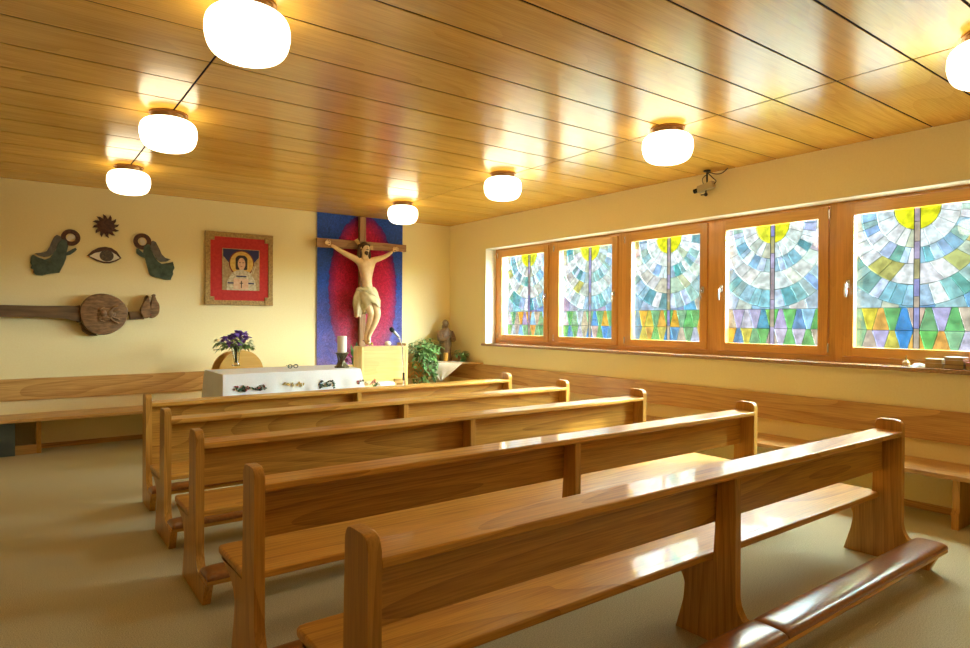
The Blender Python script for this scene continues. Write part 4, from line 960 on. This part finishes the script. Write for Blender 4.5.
for A, B in zip(rows, rows[1:]):
    for k in range(N): bm.faces.new((A[k], A[k + 1], B[k + 1], B[k]))
bmesh.ops.remove_doubles(bm, verts=bm.verts, dist=.0005); bmesh.ops.solidify(bm, geom=list(bm.faces), thickness=.0015)
tag(obj('lace_cloth', bm, lace, ang=60), 'white lace cloth on the corner shelf with a hanging pointed tip', 'cloth')
# statue
sx, sy = -.235, -.24; stw = noisy('dark_statue_wood', (.10, .055, .02), (.26, .15, .06), 16, 5, .45, bump=.2)
t = empty('saint_statue', (sx, sy, ST + .003), label='small dark wooden statue of a robed standing figure in the corner', cat='statue')
bm = NB(); rows = []; N = 32
for z, rx, ry, cx_ in ((.0, .10, .085, 0), (.02, .102, .087, 0), (.10, .088, .075, .005), (.22, .092, .075, .0), (.33, .112, .080, -.004), (.42, .118, .078, 0), (.47, .100, .066, 0), (.505, .060, .045, 0), (.525, .032, .030, 0)):
    rows.append([bm.verts.new((cx_ + rx * (1 + .06 * sin(7 * a + z * 14) * (z < .4)) * cos(a), ry * (1 + .06 * sin(9 * a - z * 9) * (z < .4)) * sin(a), z)) for a in [2 * pi * k / N for k in range(N)]])
for A, B in zip(rows, rows[1:]):
    for k in range(N): bm.faces.new((A[k], A[(k + 1) % N], B[(k + 1) % N], B[k]))
bm.faces.new(rows[0])
obj('robe', bm, stw, t, ang=60)
bm = NB(); ball(bm, (0, 0, .572), .047, (.9, 1, 1.2), 16); ball(bm, (-.008, -.046, .57), .009, (1, 1.2, 1.6), 8); ball(bm, (-.02, -.040, .582), .006, n=6); ball(bm, (.012, -.042, .582), .006, n=6); obj('head', bm, stw, t)
bm = NB(); ball(bm, (0, .008, .585), .054, (.98, 1.0, 1.12), 16); box(bm, (-.05, -.01, .49), (.05, .045, .57), bev=.02); obj('hood', bm, stw, t)
bm = NB()
for s in (-1, 1):
    tube(bm, spline([(s * .095, 0, .455), (s * .125, -.035, .34), (s * .055, -.095, .335), (s * .012, -.115, .375)], 4), [.040, .042, .044, .045, .044, .042, .038, .034, .030, .026, .022, .017, .013], 10)
    for k in range(4): tube(bm, [(s * .012, -.112 - .003 * k, .375 + .0 * k), (s * .004, -.118 - .004 * k, .415 - .004 * k)], .006, 6)
obj('folded_arms', bm, stw, t)
# amber candle jar and the small plant beside
bm = NB(); lathe(bm, [(0, 0), (.035, 0), (.037, .006), (.037, .125), (.033, .130), (0, .128)], n=24); q = at(451, 361, 'z', ST); q = Vector((-.33, -.40, ST + .004)) if q.y > -.2 else q
o = obj('amber_candle', bm, mat('amber_wax', (.75, .38, .06), .4)); o.location = (-.335, -.405, ST + .0045); tag(o, 'amber coloured candle in front of the corner statue', 'candle')
def pothos(name, label, loc, seed, n, spread, trail, potr=.09, poth=.12, ll=.085, vec=None):
    R = random.Random(seed); t = empty(name, loc, label=label, cat='plant')
    bm = NB(); lathe(bm, [(0, 0), (potr * .75, 0), (potr, poth), (potr * 1.06, poth + .01), (potr * .9, poth + .01), (potr * .86, poth - .02), (0, poth - .02)], n=24); obj('pot', bm, terra, t)
    lb = NB(); sb = NB()
    for k in range(n):
        a = R.uniform(0, 2 * pi); rr = spread * R.random() ** .5; hh = poth + spread * .9 * R.random() * (1 - (rr / spread) ** 2 * .6); p = Vector((rr * cos(a), rr * sin(a), hh))
        if k % 4 == 0: tube(sb, spline([(0, 0, poth - .02), (p.x * .4, p.y * .4, max(hh, poth + .05)), p], 3), .0025, 4)
        b = a + R.uniform(-.9, .9); leaf(lb, p, (cos(b), sin(b), R.uniform(-.2, .8)), ll * R.uniform(.7, 1.25), ll * .62, .5)
    for (dx, dy, dz) in trail:
        e = Vector((dx, dy, 0)); c = spline([(0, 0, poth), e * .55 + Vector((0, 0, poth + .05)), e + Vector((0, 0, poth * .3)), e * 1.1 + Vector((0, 0, dz))], 7); tube(sb, c, .003, 5)
        for j, p in enumerate(c[4:]):
            for q in range(3): b = R.uniform(0, 2 * pi); leaf(lb, p, (cos(b), sin(b), R.uniform(-.3, .4)), ll * R.uniform(.7, 1.1), ll * .6, .8)
    obj('stem', sb, leafl, t); obj('foliage', lb, leafl, t); return t
leafl = noisy('light_leaf_green', (.07, .22, .06), (.26, .46, .16), 20, 3, .4)
pothos('trailing_pot_plant', 'leafy green pot plant trailing over the corner shelf, left of the statue', (-.60, -.20, ST + .001), 21, 190, .27, [(-.16, -.20, -.30), (-.04, -.27, -.26), (-.22, -.10, -.34), (.02, -.27, -.18), (-.12, -.24, -.36)])
pothos('small_pot_plant', 'small leafy pot plant on the corner shelf, right of the statue', (-.115, -.50, ST + .001), 23, 34, .12, [(-.0, -.05, .10)], .055, .08, .075)

# ------------------------------------------------------------------ window sill items by the nearest window
def books(y0, stack, lab0):
    z = ZB + .001
    for k, (w, d, h, col, lab) in enumerate(stack):
        t = empty('book', (.075, y0, z), random.Random(k + int(-y0 * 10)).uniform(-.06, .06), label=lab, cat='book', group='books on the window sill')
        bm = NB(); box(bm, (-d / 2, -w / 2, .003), (d / 2 - .004, w / 2 - .003, h - .003)); obj('pages', bm, paper, t, smooth=False)
        bm = NB(); box(bm, (-d / 2 - .002, -w / 2 - .002, 0), (d / 2, w / 2, .003)); box(bm, (-d / 2 - .002, -w / 2 - .002, h - .003), (d / 2, w / 2, h)); box(bm, (d / 2 - .003, -w / 2 - .002, 0), (d / 2, w / 2, h)); obj('cover', bm, col, t, smooth=False)
        z += h + .0005
paper = mat('cream_paper', (.48, .34, .15), .8); cv = [mat('tan_cover', (.50, .32, .12), .5), mat('pale_cover', (.50, .47, .42), .4), mat('dark_cover', (.07, .03, .03), .5), mat('red_cover', (.55, .05, .10), .4), mat('white_cover', (.62, .60, .62), .3)]
books(-6.80, [(.115, .12, .036, cv[0], 'tan book at the bottom of the left pile on the window sill'), (.11, .115, .034, cv[1], 'pale topped book on the left pile on the window sill')], '')
books(-6.935, [(.125, .13, .034, cv[2], 'dark covered book at the bottom of the middle pile on the sill'), (.12, .12, .030, cv[0], 'tan book in the middle of the middle pile on the sill'), (.12, .125, .026, cv[4], 'white covered book topmost on the middle pile on the sill')], '')
books(-7.07, [(.12, .12, .030, cv[0], 'tan book at the bottom of the pile at the right photo edge'), (.12, .12, .024, cv[3], 'red covered book on the pile at the right photo edge')], '')
bm = NB(); lathe(bm, [(0, 0), (.022, 0), (.028, .012), (.028, .032), (.016, .045), (.006, .052), (.005, .085), (.007, .088), (0, .088)], c=(.06, -6.60, ZB + .001), n=20)
tag(obj('small_bottle', bm, mat('gold_glass', (.75, .62, .30), .1, trans=.6)), 'tiny round bottle with thin neck on the window sill, left of the white cloth', 'bottle')
bm = NB(); R = random.Random(5); rows = []
for j in range(7):
    t_ = j / 6; row = []
    for k in range(18):
        a = 2 * pi * k / 18; r = max(.002, (1 - t_)) * (1 + .18 * sin(5 * a + t_ * 6)); row.append(bm.verts.new((.06 + .05 * r * cos(a), -6.69 + .065 * r * sin(a), ZB + .001 + .030 * (1 - (1 - t_) ** 2) + .003 * sin(4 * a) * (j > 0))))
    rows.append(row)
for A, B in zip(rows, rows[1:]):
    for k in range(18): bm.faces.new((A[k], A[(k + 1) % 18], B[(k + 1) % 18], B[k]))
bm.faces.new(rows[0]); bm.faces.new(rows[-1]); tag(obj('crumpled_cloth', bm, mat('pale_blue_white_cloth', (.75, .84, .85), .8), ang=70), 'crumpled white cloth on the window sill, left of the books', 'cloth')

# ------------------------------------------------------------------ security camera under the ceiling
X = -.12
m0 = at(707, 174, 'x', X); t = empty('security_camera', (X, m0.y, H), label='small grey security camera on a ceiling bracket above the third and fourth windows', cat='camera')
def q(u, v, x=X): return at(u, v, 'x', x) - t.location
grey = mat('grey_beige_housing', (.42, .34, .20), .45)
bm = NB(); lathe(bm, [(0, 0), (.035, 0), (.035, -.012), (.012, -.016), (0, -.016)], n=20); j = q(707, 184); tube(bm, [(0, 0, -.01), (j.x, j.y, j.z)], .009, 10); obj('bracket', bm, dark_metal, t)
a, b = q(698.5, 190), q(714, 184); d = (b - a).normalized(); s = Vector((1, 0, 0)); u = s.cross(d)
def obox(bm, a, b, hw, hh):
    vs = []
    for e in (a, b):
        for p_, r_ in ((-1, -1), (1, -1), (1, 1), (-1, 1)): vs.append(bm.verts.new(e + s * hw * p_ + u * hh * r_))
    bm.faces.new(vs[:4]); bm.faces.new(vs[4:][::-1])
    for k in range(4): bm.faces.new((vs[k], vs[(k + 1) % 4], vs[4 + (k + 1) % 4], vs[4 + k]))
bm = NB(); obox(bm, a, b, .030, .034); bmesh.ops.bevel(bm, geom=list(bm.edges), offset=.005, segments=2, affect='EDGES'); obj('housing', bm, grey, t)
bm = NB(); tube(bm, [a + d * .01, a - d * .05], [.022, .024], 16); obj('lens', bm, mat('black_lens', (.01, .01, .01), .15), t)
bm = NB(); k1 = q(705.8, 194.5); tube(bm, [(a + b) / 2 - u * .0, k1], .008, 8); ball(bm, k1, .018, n=10); tube(bm, [k1, q(701, 195)], .006, 8); obj('joint_knob', bm, dark_metal, t)
bm = NB(); tube(bm, spline([b, q(716, 181), q(713, 178), q(708, 172.5) + Vector((0, 0, .0)), q(716, 174), q(722, 173), q(728, 168)], 6), .005, 6); tube(bm, spline([q(706, 175), q(702.5, 179), q(703.5, 184), q(706, 187)], 6), .004, 6); obj('cable', bm, dark_metal, t)
